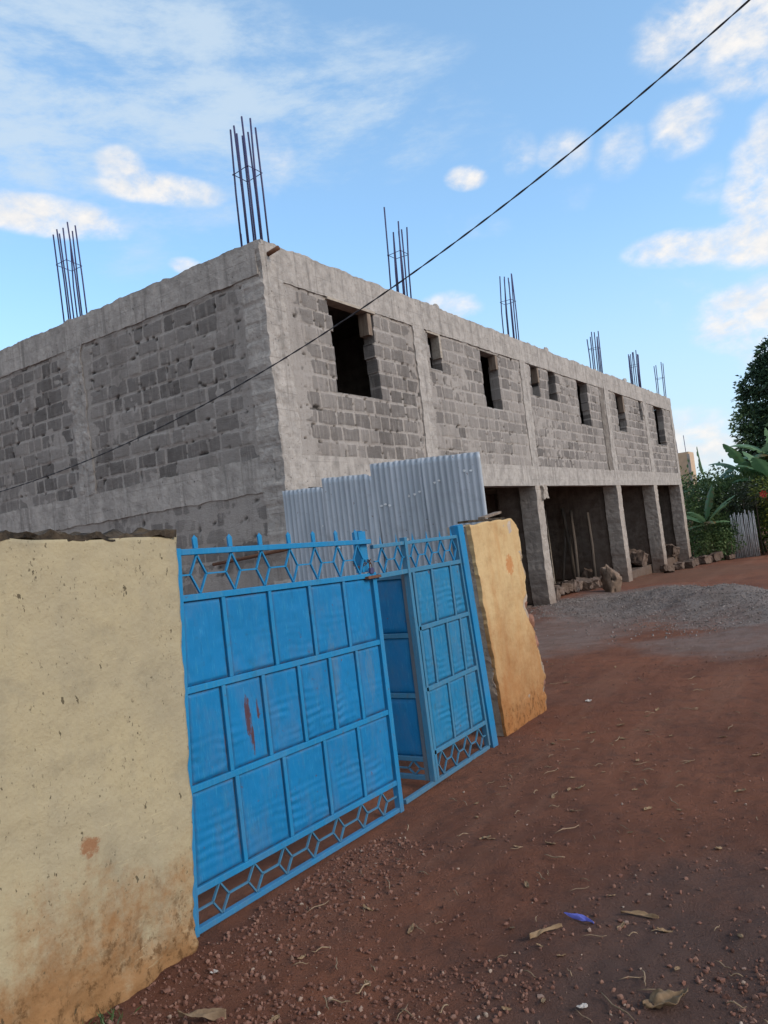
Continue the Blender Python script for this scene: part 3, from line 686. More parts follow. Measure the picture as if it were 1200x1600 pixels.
# the wicket door, swung inward to stand square to the gate; built in the gate plane and turned
wd = MB()
DY = 4.615
def dx(p): return p
def dbar(mb, p, q, w, d): mb.bar((p[0], DY, p[1]), (q[0], DY, q[1]), w, d, (0, 1, 0))
for z in (1.455, 1.03, .60, .15, .02): dbar(wd, (-3.36, z), (-2.945, z), .034, .03)
dbar(wd, (-3.35, .02), (-3.35, 1.46), .036, .032)
wk = wd.build('wicket_door', M['bar'], rg, bevel=.003)
hs_ = MB(); dbar(hs_, (-2.943, .0), (-2.943, 1.47), .034, .034)
hs_.build('hinge_stile', M['worn'], wk, bevel=.003)
for z0, z1 in ((1.03, 1.455), (.60, 1.03), (.15, .60)):
    nu, nv = 20, 26; u, v = np.meshgrid(np.linspace(0, 1, nu), np.linspace(0, 1, nv), indexing='ij')
    x = -3.33 + .365 * u; z = z0 + .016 + (z1 - z0 - .032) * v
    e = np.minimum(np.minimum(u, 1 - u) * .365, np.minimum(v, 1 - v) * .4); h = sstep(.003, .03, e) * (.010 + .005 * vnoise(u * 2, v * 2, z0 * 9, 3)) - .006
    o = obj('panel', np.stack([x, DY - h, z], -1).reshape(-1, 3), grid_faces(nu, nv), M['panel'], wk)
    s = o.modifiers.new('thick', 'SOLIDIFY'); s.thickness = .0025
lm = MB()
for c in (-3.25, -3.05):
    for a, b in (((c, .135), (c + .05, .08)), ((c + .05, .08), (c, .035)), ((c, .035), (c - .05, .08)), ((c - .05, .08), (c, .135))): dbar(lm, a, b, .011, .012)
dbar(lm, (-3.20, .08), (-3.10, .08), .011, .012); dbar(lm, (-3.0, .08), (-2.96, .08), .011, .012)
lm.build('lattice', M['bar'], wk)
gp = MB(); gp.bar((-2.905, 5.566, -.15), (-2.905, 5.414, 1.775), .092, .08); gp.bar((-2.905, 5.414, 1.775), (-2.905, 5.4135, 1.781), .084, .072)
tag(gp.build('gate_post', M['frame'], bevel=.005), 'upright square blue steel post where the narrow gate leaf meets the ochre wall', 'gate post')
# chain and padlock on the lock post
ch = empty('chain', (FX, 4.13, 1.55), 'short rusty chain with padlock wound round the blue lock post on the gate', 'chain')
for i in range(13):
    t = i / 12 * 2 * math.pi; cx, cy = FX - .047 + .05 * math.cos(t), 4.125 + .062 * math.sin(t); cz = 1.585 + .02 * math.sin(2 * t + 1)
    pts = [(cx + .012 * math.cos(a) * -math.sin(t) + .006 * math.sin(a) * (i % 2), cy + .012 * math.cos(a) * math.cos(t), cz + .008 * math.sin(a)) for a in np.linspace(0, 2 * math.pi, 9)]
    MB().tube(pts, .0032, 5, cap=False).build('link', M['rust'], ch, smooth=True)
pl = MB().box((FX + .006, 4.11, 1.515), (FX + .026, 4.15, 1.555)).build('padlock', M['rebar'], ch, bevel=.004)
MB().tube([(FX + .016, 4.117, 1.552), (FX + .016, 4.117, 1.578), (FX + .016, 4.13, 1.588), (FX + .016, 4.143, 1.578), (FX + .016, 4.143, 1.552)], .0035, 6).build('shackle', M['rust'], pl, smooth=True)

# ------------------------------------------------------------------ corrugated sheets
lab = ['dull corrugated iron sheet butted against the building corner', 'silvery corrugated iron sheet, lower of the two middle fence sheets',
       'tallest corrugated iron sheet with torn nail holes across it', 'clean corrugated iron sheet at the open doorway end of the tin fence']
for i, (x0, x1, zl, zr, yo) in enumerate([(-6.20, -5.47, 2.50, 2.46, 7.16), (-5.54, -4.79, 2.56, 2.51, 7.135), (-4.83, -4.07, 2.62, 2.575, 7.155), (-4.14, -3.45, 2.575, 2.53, 7.13)]):
    nu = int((x1 - x0) / .0085); nv = 40
    u, v = np.meshgrid(np.linspace(0, 1, nu), np.linspace(0, 1, nv), indexing='ij')
    x = x0 + (x1 - x0) * u; top = zl + (zr - zl) * u + .004 * vnoise(u * 30, 0 * u, i, 3)
    if i in (0, 1): top = top - .06 * np.exp(-((u - .93) / .05) ** 2) * (1 if i == 0 else .5)
    z = -.1 + (top + .1) * v
    y = yo + .0105 * np.sin(x * 2 * math.pi / .072) + .018 * vnoise(u * 1.6 + i * 5, v * 2.2, 0, 7) - .05 * (v - .5) * (i - 1.5) * .3
    y = y - .03 * sstep(.9, 1, u) * sstep(.85, 1, v) * (i == 0)
    o = obj('corrugated_sheet', np.stack([x, y, z], -1).reshape(-1, 3), grid_faces(nu, nv)[:, ::-1], M['galv'], attrs={'groove_shade': np.clip(.5 + .5 * np.sin(x * 2 * math.pi / .072), 0, 1) ** 1.5 * (.7 + .3 * vnoise(x * 40, z * 1.5, i, 8))})
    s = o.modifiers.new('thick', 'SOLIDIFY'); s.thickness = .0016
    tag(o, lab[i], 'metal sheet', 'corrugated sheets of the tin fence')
    r = random.Random(i + 4)
    hs = {0: [(.8, 2.0)], 1: [(.2, 1.72), (.5, 1.71), (.75, 1.7)], 2: [(.12, 2.13), (.2, 2.14), (.28, 2.12), (.62, 2.19), (.72, 2.2), (.8, 2.22), (.3, 1.7), (.5, 1.72)], 3: [(.2, 2.29), (.28, 2.3), (.72, 2.36), (.84, 2.35), (.5, 1.8)]}[i]
    for hu, hz in hs:
        hx = x0 + (x1 - x0) * hu
        iu = min(int(hu * nu), nu - 1); jv = int((hz + .1) / (zl + .1) * nv); hy = y[iu, min(jv, nv - 1)]
        a = [(hx + .026 * r.uniform(.5, 1) * math.cos(t), hy - .014 + r.uniform(-.003, .003), hz + .017 * r.uniform(.4, 1) * math.sin(t)) for t in np.linspace(0, 6.28, 8)[:-1]]
        MB().add(a + [(p[0] * .3 + hx * .7, p[1] + .004, p[2] * .3 + hz * .7) for p in a] , [tuple(range(7))] + [(q, 7 + q, 7 + (q + 1) % 7, (q + 1) % 7) for q in range(7)]).build('torn_hole', M['hole'], o)
rp = MB().tube([(-7.55, 7.18, 1.70), (-6.9, 7.17, 1.735), (-6.22, 7.16, 1.78)], [.022, .024, .022], 8).build('rusty_pipe', M['rust'], smooth=True)
tag(rp, 'thin rusty pipe fixed level across the grey wall behind the gate', 'pipe')

# ------------------------------------------------------------------ overhead cable
cx = np.array([2.4, -.42, -1.87, -2.64, -3.98, -5.61, -6.91, -9., -11.25, -14.5, -18.]); cz = np.array([6.95, 5.49, 4.89, 4.63, 4.21, 3.83, 3.60, 3.32, 3.20, 3.22, 3.45])
cf = np.polyfit(cx, cz, 4); xs = np.linspace(2.4, -18, 70)
a = MB()
for ph in (0, math.pi):
    xf = np.linspace(2.4, -18, 700)
    a.tube([(x, 6.5 + .004 * math.cos(x * 16 + ph), np.polyval(cf, x) + .004 * math.sin(x * 16 + ph)) for x in xf], .0054, 5)
tag(a.build('power_cable', M['cable'], smooth=True), 'black twisted overhead cable sagging across the sky and building', 'cable')

# ------------------------------------------------------------------ rubble, poles and boulder at the building
def gz(x, y): return float(gh(np.array([x]), np.array([y]))[0])
bl = blob('boulder', M['tanstone'], None, (-5.55, 17.6, gz(-5.55, 17.6) + .2), (.26, .24, .40), 17, .5, 2.6, 22)
tag(bl, 'upright jagged tan rock standing on grey ground before the dark bay', 'rock')
def stone(sd):
    o = rough_box('foundation_stone', M['stone'], None, (-.15, -.19, -.11), (.15, .19, .11), .022, .032, 8, .085, sd)
    return o
protos = [stone(s) for s in (31, 32, 33)]
def place(o, loc, rot=(0, 0, 0), sc=(1, 1, 1), first=False, label=None):
    c = o if first else o.copy()
    if not first: col.objects.link(c)
    c.location = loc; c.rotation_euler = rot; c.scale = sc
    if label: c['label'] = label
    return c
for p in protos: tag(p, 'rough brown stone in the low row along the foot of the middle bay', 'stone', 'stones along the dark bay')
n = 0
for i, y in enumerate(np.arange(16.3, 21.0, .40)):
    x = -6.55 + .1 * math.sin(i * 3.1)
    place(protos[i % 3], (x, y, gz(x, y) + .02), (random.uniform(-.2, .2), random.uniform(-.2, .2), random.uniform(-.5, .5)), (random.uniform(.8, 1.15),) * 3, first=i < 3)
for i, (x, y, s) in enumerate([(-5.95, 26.0, .9), (-5.8, 26.8, 1.0), (-5.9, 27.7, 1.05), (-5.65, 28.5, 1.1), (-5.4, 29.3, 1.2), (-5.0, 29.8, .7), (-5.9, 24.2, .9)]):
    c = place(protos[(i + 1) % 3], (x, y, gz(x, y) + .0 * s), (.2 * math.sin(i * 5), .3 * math.sin(i * 3), i * 3), (s, s, s), label='rough stone in the loose row by the far end columns'); c['group'] = 'stones by the far columns'
for i, (x, y, s) in enumerate([(-6.9, 24.6, 1.4), (-7.2, 24.9, 1.7), (-7.6, 24.8, 1.3), (-7.0, 25.0, 1.1), (-6.8, 28.4, 1.3), (-7.2, 28.6, 1.5), (-7.3, 21.0, .9)]):
    c = place(protos[i % 3], (x, y, .02 + .01 * s), (.3 * math.sin(i * 5), .3 * math.cos(i * 3), i * 5), (s, s, s * 1.2), label='brown stone heaped indoors at the foot of a cross wall'); c['group'] = 'stones heaped against the cross walls'
for i, (x, y, xt, h, r, lb) in enumerate([(-7.95, 20.75, -7.75, 1.95, .045, 'thin grey pole leaning left of the others in the bay'), (-7.6, 20.8, -7.82, 2.1, .06, 'thick grey pole leaning in the middle of the dark bay'),
                                         (-7.45, 20.6, -7.58, 2.0, .055, 'straight brownish pole leaning beside the thick pole'), (-7.05, 20.85, -7.1, 1.9, .05, 'dark pole leaning alone near the third column')]):
    p = MB().tube([(x, y, .02), ((x + xt) / 2 + .02, (y + 21.1) / 2, h / 2), (xt, 21.07, h)], [r, r * .93, r * .8], 8).build('timber_pole', M['oldpole'], smooth=True)
    tag(p, lb, 'pole', 'timber poles leaning in the bay')
b = MB(); b.add([(-8.55, 20.6, .02), (-8.1, 20.55, .02), (-8.3, 21.05, 2.1), (-8.7, 21.06, 2.1), (-8.55, 20.56, .02), (-8.1, 20.51, .02), (-8.3, 21.01, 2.1), (-8.7, 21.02, 2.1)],
               [(0, 1, 2, 3), (4, 7, 6, 5), (0, 4, 5, 1), (1, 5, 6, 2), (2, 6, 7, 3), (3, 7, 4, 0)])
tag(b.build('formwork_board', M['plank']), 'wide pale board leaning against the wall inside the bay', 'board')

# ------------------------------------------------------------------ litter on the road
def straw_mesh(L, seed, w=.0028):
    r = random.Random(seed); pts = [(L * (t - .5), .012 * L * math.sin(t * 3 + seed) + r.uniform(-.004, .004), .006 + .012 * abs(math.sin(t * 4 + seed))) for t in np.linspace(0, 1, 6)]
    return MB().tube(pts, [w * .6, w, w, w, w * .8, w * .3], 5)
def onroad(px0, px1, py0, py1): return random.uniform(px0, px1), random.uniform(py0, py1)
sp = [straw_mesh(l, i).build('straw', M['straw'], smooth=True, origin=(0, 0, 0)) for i, l in enumerate((.06, .10, .16, .08))]
for s in sp: tag(s, 'thin dry straw stalk lying on the red earth', 'straw', 'straw stalks scattered on the road')
for i in range(170):
    d = 2.2 + 8 * random.random() ** 1.6; a = random.uniform(-.22, .42); x = -d * math.sin(.584 - a); y = d * math.cos(.584 - a)
    if x < -2.75 and y < 7: x = -2.6 + random.random() * 1.5
    place(sp[i % 4], (x, y, gz(x, y) + .003), (0, 0, random.uniform(0, 6.28)), (random.uniform(.5, 1.15),) * 3, first=i < 4)
def leaf_mesh(L, W, seed):
    r = np.random.default_rng(seed); nu, nv = 26, 13
    u, v = np.meshgrid(np.linspace(0, 1, nu), np.linspace(-1, 1, nv), indexing='ij')
    w = W * np.sin(np.clip(u, .02, .98) * math.pi) ** .7 * (1 + .25 * vnoise(u * 5, v * 0 + seed, 0, seed))
    z = .004 + .35 * W * np.abs(v) ** 1.3 * (.5 + .5 * vnoise(u * 2, v, seed, 3)) + .14 * L * np.abs(vnoise(u * 2.2 + seed, v * .6, 0, 9)) + .28 * W * vnoise(u * 5, v * 2.5, 0, seed) + .16 * W * vnoise(u * 13, v * 5, 0, seed + 1)
    return np.stack([L * (u - .5), w * v + .1 * L * np.sin(u * 3 + seed), z], -1).reshape(-1, 3), grid_faces(nu, nv)
def leaf_obj(name, L, W, seed, m):
    V, F = leaf_mesh(L, W, seed); o = obj(name, V, F, m, origin=(0, 0, 0)); s = o.modifiers.new('thick', 'SOLIDIFY'); s.thickness = .0012; return o
lf = [leaf_obj('dry_leaf', .06, .011, i, M['dryleaf']) for i in range(3)]
for s in lf: tag(s, 'small curled dry leaf lying on the red earth', 'leaf', 'small dry leaves scattered on the road')
for i in range(70):
    d = 2.2 + 7 * random.random() ** 1.5; a = random.uniform(-.22, .42); x = -d * math.sin(.584 - a); y = d * math.cos(.584 - a)
    if x < -2.75 and y < 7: x = -2.6 + random.random() * 1.5
    place(lf[i % 3], (x, y, gz(x, y) + .002), (random.uniform(-.3, .3), random.uniform(-.3, .3), random.uniform(0, 6.28)), (random.uniform(.5, 1.2),) * 3, first=i < 3)
def at(o, x, y, rz=0, label=None, cat=None, dz=.004):
    o.location = (x, y, gz(x, y) + dz); o.rotation_euler[2] = rz; tag(o, label, cat)
at(leaf_obj('dry_leaf', .17, .05, 21, M['dryleaf']), -.87, 2.74, 1.0, 'biggest crumpled tan leaf, near the bottom edge of the road', 'leaf')
at(leaf_obj('dry_leaf', .20, .018, 23, M['straw']), -2.42, 1.99, .2, 'long pale maize husk on gravel below the cream wall', 'leaf')
at(leaf_obj('dry_leaf', .17, .011, 25, M['dryleaf']), -1.42, 3.0, 1.0, 'long brown husk lying beside the blue plastic strip', 'leaf')
at(leaf_obj('dry_leaf', .16, .010, 26, M['dryleaf']), -1.12, 3.32, .2, 'brown husk in two pieces beyond the blue strip', 'leaf')
at(leaf_obj('plastic_strip', .14, .008, 24, M['plastic']), -1.34, 3.17, -.35, 'blue plastic strip dropped on the red earth', 'litter')
at(leaf_obj('paper_scrap', .04, .013, 29, M['white_litter']), -1.12, 2.58, .4, 'pale crumpled scrap near the big tan leaf', 'litter')
at(leaf_obj('paper_scrap', .07, .025, 30, M['white_litter']), -2.62, 7.1, .8, 'white scrap on the earth beyond the ochre wall stub', 'litter')
at(leaf_obj('paper_scrap', .035, .013, 32, M['white_litter']), -2.62, 2.24, .8, 'tiny white scrap on gravel at the gate corner', 'litter')
# gravel: uncountable pebbles
def rocks(n, seed, region, smin, smax):
    r = np.random.default_rng(seed); ico = np.array([(0, 0, 1), (.894, 0, .447), (.276, .851, .447), (-.724, .526, .447), (-.724, -.526, .447), (.276, -.851, .447),
        (.724, .526, -.447), (-.276, .851, -.447), (-.894, 0, -.447), (-.276, -.851, -.447), (.724, -.526, -.447), (0, 0, -1)])
    fc = np.array([(0, 1, 2), (0, 2, 3), (0, 3, 4), (0, 4, 5), (0, 5, 1), (1, 6, 2), (2, 7, 3), (3, 8, 4), (4, 9, 5), (5, 10, 1), (1, 10, 6), (2, 6, 7), (3, 7, 8), (4, 8, 9), (5, 9, 10), (11, 7, 6), (11, 8, 7), (11, 9, 8), (11, 10, 9), (11, 6, 10)])
    x, y = region(r, n); n = len(x)
    s = smin + (smax - smin) * r.random(n) ** 4
    V = ico[None] * (1 + .3 * r.normal(size=(n, 12, 1)).clip(-1, 1)) * s[:, None, None] * r.uniform(.6, 1.2, (n, 1, 3))
    a = r.uniform(0, 6.28, n); c, q = np.cos(a)[:, None], np.sin(a)[:, None]
    V = np.stack([V[..., 0] * c - V[..., 1] * q, V[..., 0] * q + V[..., 1] * c, V[..., 2]], -1)
    V += np.stack([x, y, gh(x, y) + s * .25], -1)[:, None]
    F = (fc[None] + 12 * np.arange(n)[:, None, None]).reshape(-1, 3)
    return V.reshape(-1, 3), F, np.repeat(r.random(n), 12)
def reg_all(r, n):
    d = 1.9 + 9 * r.random(n) ** 1.8; a = r.uniform(-.3, .48, n); x = -d * np.sin(.584 - a); y = d * np.cos(.584 - a)
    k = (x > -2.82) & (fbm(x * 1.1, y * 1.1, 0, 44, 3) + r.normal(size=n) * .25 > -.05); return x[k], y[k]
def reg_edge(r, n):
    y = r.uniform(1.5, 3.8, n); x = -2.84 + np.abs(r.normal(size=n)) * (.45 - .09 * (y - 1.5)); k = x < -.3; return x[k], y[k]
def reg_bot(r, n):
    d = r.uniform(1.9, 3.2, n); a = r.uniform(-.35, .5, n); x = -d * np.sin(.584 - a); y = d * np.cos(.584 - a)
    k = (x > -2.82) & (fbm(x * 2, y * 2, 0, 54, 3) > -.15); return x[k], y[k]
parts = [rocks(15000, 1, reg_all, .0015, .011), rocks(2600, 2, reg_edge, .003, .014), rocks(9000, 3, reg_bot, .0015, .013)]
off = 0; Vs, Fs, As = [], [], []
for V, F, A in parts: Vs.append(V); Fs.append(F + off); As.append(A); off += len(V)
tag(obj('gravel', np.concatenate(Vs), np.concatenate(Fs), M['pebble'], attrs={'rnd': np.concatenate(As)}, smooth=False, origin=(0, 0, 0)), 'loose reddish gravel scattered over the earth road', 'gravel', kind='stuff')

def reg_heap(r, n):
    a = r.uniform(-3.4, 3.2, n); p = r.normal(size=n) * 1.0 - .6
    return -3.2 + a * .79 + p * .61, 14.7 - a * .61 + p * .79
M['greypebble'] = m_leaf('grey_pebbles', [(0, (.11, .088, .076)), (.6, (.20, .168, .148)), (1, (.29, .25, .225))], .95, 0)
V, F, A = rocks(26000, 7, reg_heap, .003, .017)
tag(obj('gravel_heap', V, F, M['greypebble'], attrs={'rnd': A}, smooth=False, origin=(0, 0, 0)), 'loose grey gravel on the low heap before the open bays', 'gravel', kind='stuff')

# ------------------------------------------------------------------ vegetation
def leaves(name, m, parent, C, N, size, seed, attr_scale=1.2, droop=.3, asp=.45, base=None):
    """C: leaf centres (n,3), N: outward directions; every leaf a folded four-sided blade"""
    r = np.random.default_rng(seed); n = len(C)
    d = N + r.normal(size=(n, 3)) * .7; d[:, 2] -= droop; d /= np.linalg.norm(d, axis=1)[:, None]
    t = np.cross(d, r.normal(size=(n, 3))); t /= np.linalg.norm(t, axis=1)[:, None]
    u = np.cross(t, d); s = size * r.uniform(.6, 1.3, n)[:, None]
    P = np.stack([C, C + d * s * .5 + t * s * asp * .5 + u * s * .08, C + d * s, C + d * s * .5 - t * s * asp * .5 + u * s * .08], 1).reshape(-1, 3)
    F = np.arange(4 * n).reshape(n, 4)
    a = np.clip(.5 + .32 * fbm(C[:, 0] * attr_scale, C[:, 1] * attr_scale, C[:, 2] * attr_scale, seed, 3) + r.normal(size=n) * .17, 0, 1)
    return obj(name, P, F, m, parent, attrs={'rnd': np.repeat(a, 4)}, smooth=False)
def clumps(balls, per, seed, shell=.55):
    r = np.random.default_rng(seed); C, N = [], []
    for (c, rad) in balls:
        c = np.array(c); rad = np.array(rad if hasattr(rad, '__len__') else (rad,) * 3, float)
        n = int(per * (rad.prod() ** (2 / 3)))
        d = r.normal(size=(n, 3)); d /= np.linalg.norm(d, axis=1)[:, None]
        q = shell + (1 - shell) * r.random(n)[:, None] ** .6
        lump = 1 + .28 * fbm(d[:, 0] * 2.3 + c[0], d[:, 1] * 2.3 + c[1], d[:, 2] * 2.3 + c[2], seed, 3)[:, None]
        C.append(c + d * q * rad * lump); N.append(d)
    return np.concatenate(C), np.concatenate(N)
M['tree'] = m_leaf('dark_foliage', [(0, (.016, .036, .024)), (.45, (.046, .088, .045)), (.8, (.095, .15, .06)), (1, (.2, .25, .08))])
M['hedge'] = m_leaf('hedge_foliage', [(0, (.026, .055, .022)), (.5, (.085, .14, .045)), (.85, (.17, .23, .08)), (1, (.27, .30, .14))])
M['yellow'] = m_leaf('yellow_foliage', [(0, (.05, .085, .02)), (.5, (.12, .16, .03)), (1, (.32, .29, .04))])
M['greyleaf'] = m_leaf('grey_foliage', [(0, (.02, .035, .02)), (.5, (.06, .08, .05)), (1, (.17, .18, .12))])
M['banana'] = m_leaf('banana_blade', [(0, (.17, .12, .05)), (.12, (.08, .16, .07)), (.5, (.14, .25, .11)), (1, (.26, .36, .19))], .45, .35)
M['flower'] = m_simple('red_petals', (.55, .05, .03), (.40, .02, .02), .6, 0, 20)
M['bark'] = m_simple('bark', (.06, .045, .035), (.12, .09, .065), .95, 0, 6, (1, 1, .3), bump=.8)
tr = empty('broadleaf_tree', (-2.2, 43, -.3), 'tall dark green tree rising above the hedge beyond the building', 'tree')
r = random.Random(5)
tb = MB().tube([(-2.2, 43, -.4), (-2.3, 43, 2), (-2.6, 43, 4.5), (-2.9, 43, 7)], [.34, .28, .2, .08], 9)
balls = []
for i in range(14):
    z = 2.6 + i * .48; ang = r.uniform(0, 6.28); L = (1.9 - .55 * abs(z - 5) / 2.6) * r.uniform(.6, 1.1)
    cx0 = -2.7; e = (cx0 + L * math.cos(ang) * 1.1, 43 + L * math.sin(ang), z + .6)
    tb.tube([(-2.25 - .1 * z / 4, 43, z * .8), ((e[0] - 2.5) / 2, (e[1] + 43) / 2, z + .1), e], [.10, .06, .02], 6)
    balls.append((e, r.uniform(.75, 1.15)))
tb.build('trunk', M['bark'], tr, smooth=True)
# crown lobes measured along the outline of its left side
balls += [((-4.0, 43, 9.0), (.75, .8, .55)), ((-4.2, 43, 8.2), (.95, 1, .7)), ((-4.75, 42.6, 7.5), (.9, .9, .7)), ((-4.9, 43, 6.6), (1.0, 1, .8)), ((-5.2, 42.8, 5.7), (.95, 1, .75)), ((-5.0, 43, 4.9), (1.1, 1.1, .8)),
          ((-5.3, 42.8, 4.0), (.95, 1, .7)), ((-4.7, 43, 3.2), (1.3, 1.2, .9)), ((-3.4, 43, 7.6), (1.5, 1.5, 1.2)), ((-3.6, 43, 5.6), (1.6, 1.6, 1.4)), ((-3.2, 43, 3.8), (1.8, 1.7, 1.3)), ((-1.5, 43, 6), (2, 1.8, 1.8)), ((-1.2, 43, 8.3), (1.5, 1.5, 1.2)), ((-2.9, 43, 9.2), (1.1, 1.1, .8)), ((-1, 43, 3.8), (1.8, 1.6, 1.2))]
C, N = clumps(balls, 1500, 8, .45)
leaves('crown', M['tree'], tr, C, N, .24, 3, 1.3)
# bushes in the hedge
def bush(name, label, balls, m, per, size, seed, cat='bush', group='bushes beyond the building'):
    x = np.mean([b[0][0] for b in balls]); y = np.mean([b[0][1] for b in balls])
    o = empty(name, (x, y, gz(x, y)), label, cat, group)
    s = MB(); rr = random.Random(seed)
    for (c, rad) in balls:
        for _ in range(2): s.tube([(c[0] + rr.uniform(-.2, .2), c[1], gz(c[0], c[1]) - .05), (c[0] + rr.uniform(-.2, .2), c[1] + rr.uniform(-.2, .2), max(c[2], .3))], [.03, .012], 5)
    s.build('stem', M['bark'], o, smooth=True)
    C, N = clumps(balls, per, seed, .35)
    k = C[:, 2] > gz(x, y) + .02
    leaves('foliage', m, o, C[k], N[k], size, seed)
    return o
bush('bush', 'dense dark bush filling the gap just past the building end', [((-6.3, 31, .8), (1.0, .9, 1.2)), ((-5.6, 30.8, .5), (.9, .8, .9)), ((-5.5, 31.6, 1.6), (1.1, .8, 1.0)), ((-6.2, 32, 2.1), (1.1, .7, .8))], M['hedge'], 3300, .12, 41)
bush('bush', 'tall leafy bush behind the white palings', [((-4.5, 32.2, 1.6), (1.3, .8, 1.1)), ((-5.0, 32.4, 2.0), (1.1, .8, .7)), ((-3.6, 32.3, 1.5), (1.0, .8, .8)), ((-4.2, 32.0, .7), (1.5, .6, 1.0))], M['hedge'], 3000, .13, 42)
bush('bush', 'greyish bush hanging over the top of the white palings', [((-4.6, 31.2, 1.75), (.75, .45, .5)), ((-4.1, 31.15, 1.95), (.7, .45, .45)), ((-5.05, 31.2, 1.3), (.4, .4, .5))], M['greyleaf'], 2600, .10, 43)
bush('bush', 'yellow green bush with red flower right of the white palings', [((-3.3, 31, 2.0), (1.0, .7, .55)), ((-2.9, 31, 1.3), (1.0, .7, .9)), ((-2.4, 31, .6), (1.3, .7, .9)), ((-3.4, 31.3, .6), (.7, .5, .9))], M['yellow'], 2600, .11, 44)
bush('bush', 'low dark shrub between building stones and white palings', [((-5.4, 30.2, .25), (.65, .5, .65)), ((-5.2, 30.5, .8), (.5, .4, .4)), ((-5.95, 29.75, .3), (.5, .3, .75)), ((-5.5, 29.75, .35), (.5, .28, .7)), ((-5.1, 29.95, .3), (.3, .25, .6))], M['hedge'], 3200, .10, 45)
bush('bush', 'long dark hedge far behind the banana plants', [((-8 + 2.2 * i, 36 + (i % 2), 1.5), (1.6, 1, 1.9)) for i in range(8)], M['tree'], 1500, .18, 46)
fl = MB()
for i in range(7):
    a = i * .9; fl.add([(-3.72, 30.25, 1.86), (-3.72 + .1 * math.cos(a) - .03 * math.sin(a), 30.22, 1.86 + .1 * math.sin(a) + .03 * math.cos(a)), (-3.72 + .15 * math.cos(a), 30.2, 1.86 + .15 * math.sin(a)), (-3.72 + .1 * math.cos(a) + .03 * math.sin(a), 30.22, 1.86 + .1 * math.sin(a) - .03 * math.cos(a))], [(0, 1, 2, 3)])
fl.tube([(-3.72, 30.26, 1.86), (-3.7, 30.6, 1.7), (-3.65, 31, 1.5)], .008, 5)
tag(fl.build('red_flower', M['flower']), 'single red flower on the yellow green bush', 'flower')
def blade(root, az, elev, L, W, curve, seed, tear=1.5):
    r = np.random.default_rng(seed); nu, nv = 44, 9
    t = np.linspace(0, 1, nu); el = elev - curve * t ** 1.4
    ds = L / (nu - 1); px = np.concatenate([[0], np.cumsum(np.cos(el[:-1]) * ds)]); pz = np.concatenate([[0], np.cumsum(np.sin(el[:-1]) * ds)])
    W = W * 1.2
    w = W * np.where(t < .12, .06, np.sin(np.clip((t - .08) / .92, 0.02, .985) * math.pi) ** .55)
    v = np.linspace(-1, 1, nv)
    rag = 1 - tear * .35 * np.clip(vnoise(t[:, None] * 24, np.sign(v)[None] * 9 + seed, 0, seed), 0, 1) * (np.abs(v)[None] > .5)
    lat = w[:, None] * v[None] * rag; dz = -.35 * np.abs(lat) + 0 * lat + .16 * np.abs(lat) * (t[:, None] < .4)
    nx, nz = -np.sin(el), np.cos(el)
    X = px[:, None] + nx[:, None] * dz; Z = pz[:, None] + nz[:, None] * dz
    ca, sa = math.cos(az), math.sin(az)
    P = np.stack([root[0] + X * ca - lat * sa, root[1] + X * sa + lat * ca, root[2] + Z], -1).reshape(-1, 3)
    a = np.clip(.45 + .25 * r.normal() + .25 * (np.abs(v)[None] < .2) + 0 * lat + .12 * vnoise(t[:, None] * 20, v[None] * 2, 0, seed), 0, 1)
    return P, grid_faces(nu, nv), a.ravel()
def banana(label, base, h, specs, seed):
    x, y = base; o = empty('banana_plant', (x, y, gz(x, y)), label, 'plant', 'banana plants beyond the building')
    top = (x, y, gz(x, y) + h)
    MB().tube([(x, y, gz(x, y) - .05), (x + .03, y, gz(x, y) + h * .5), (x, y, top[2] + .05)], [.11, .09, .05], 9).build('trunk', M['yellow'] if False else M['bananastem'], o, smooth=True)
    for i, (az, el, L, W, cu) in enumerate(specs):
        P, F, A = blade(top, R(az), R(el), L, W, R(cu), seed * 20 + i)
        obj('leaf', P, F, M['banana'], o, attrs={'rnd': A})
M['bananastem'] = m_simple('banana_stem', (.10, .12, .06), (.16, .14, .08), .7)
banana('low banana plant with drooping leaves at the building end', (-5.75, 30.05), 1.35, [(160, 40, 1.3, .2, 40), (15, 55, 1.5, .17, 35), (60, 75, 1.6, .15, 20), (-20, 20, 1.0, .16, 45), (190, 5, .9, .17, 40), (240, 60, 1.1, .18, 70), (300, 30, .9, .16, 70), (350, 48, 1.3, .1, 25)], 1)
banana('banana plant with one upright narrow blade against the sky', (-6.2, 34.2), 2.5, [(200, 80, 2.0, .2, -6), (10, 60, 1.9, .3, 70), (-15, 35, 1.7, .28, 60), (170, 30, 1.3, .26, 60), (270, 50, 1.4, .3, 60)], 2)
banana('banana plant with broad bent leaves before the dark tree', (-4.45, 33.4), 2.75, [(180, 60, 1.9, .36, 75), (150, 35, 1.6, .32, 60), (0, 70, 2.0, .34, 60), (20, 35, 1.8, .36, 60), (270, 60, 1.6, .36, 75), (230, 75, 2.0, .3, 50)], 3)
banana('tallest banana plant at the edge of the dark tree', (-3.5, 33.8), 3.2, [(190, 65, 2.1, .34, 80), (160, 45, 1.8, .34, 70), (270, 70, 1.8, .36, 90), (20, 60, 2.0, .34, 70), (90, 75, 2.0, .3, 50), (220, 85, 1.6, .2, 15), (245, 45, 1.9, .36, 85), (305, 55, 1.9, .36, 80), (175, 20, 1.6, .34, 55)], 4)
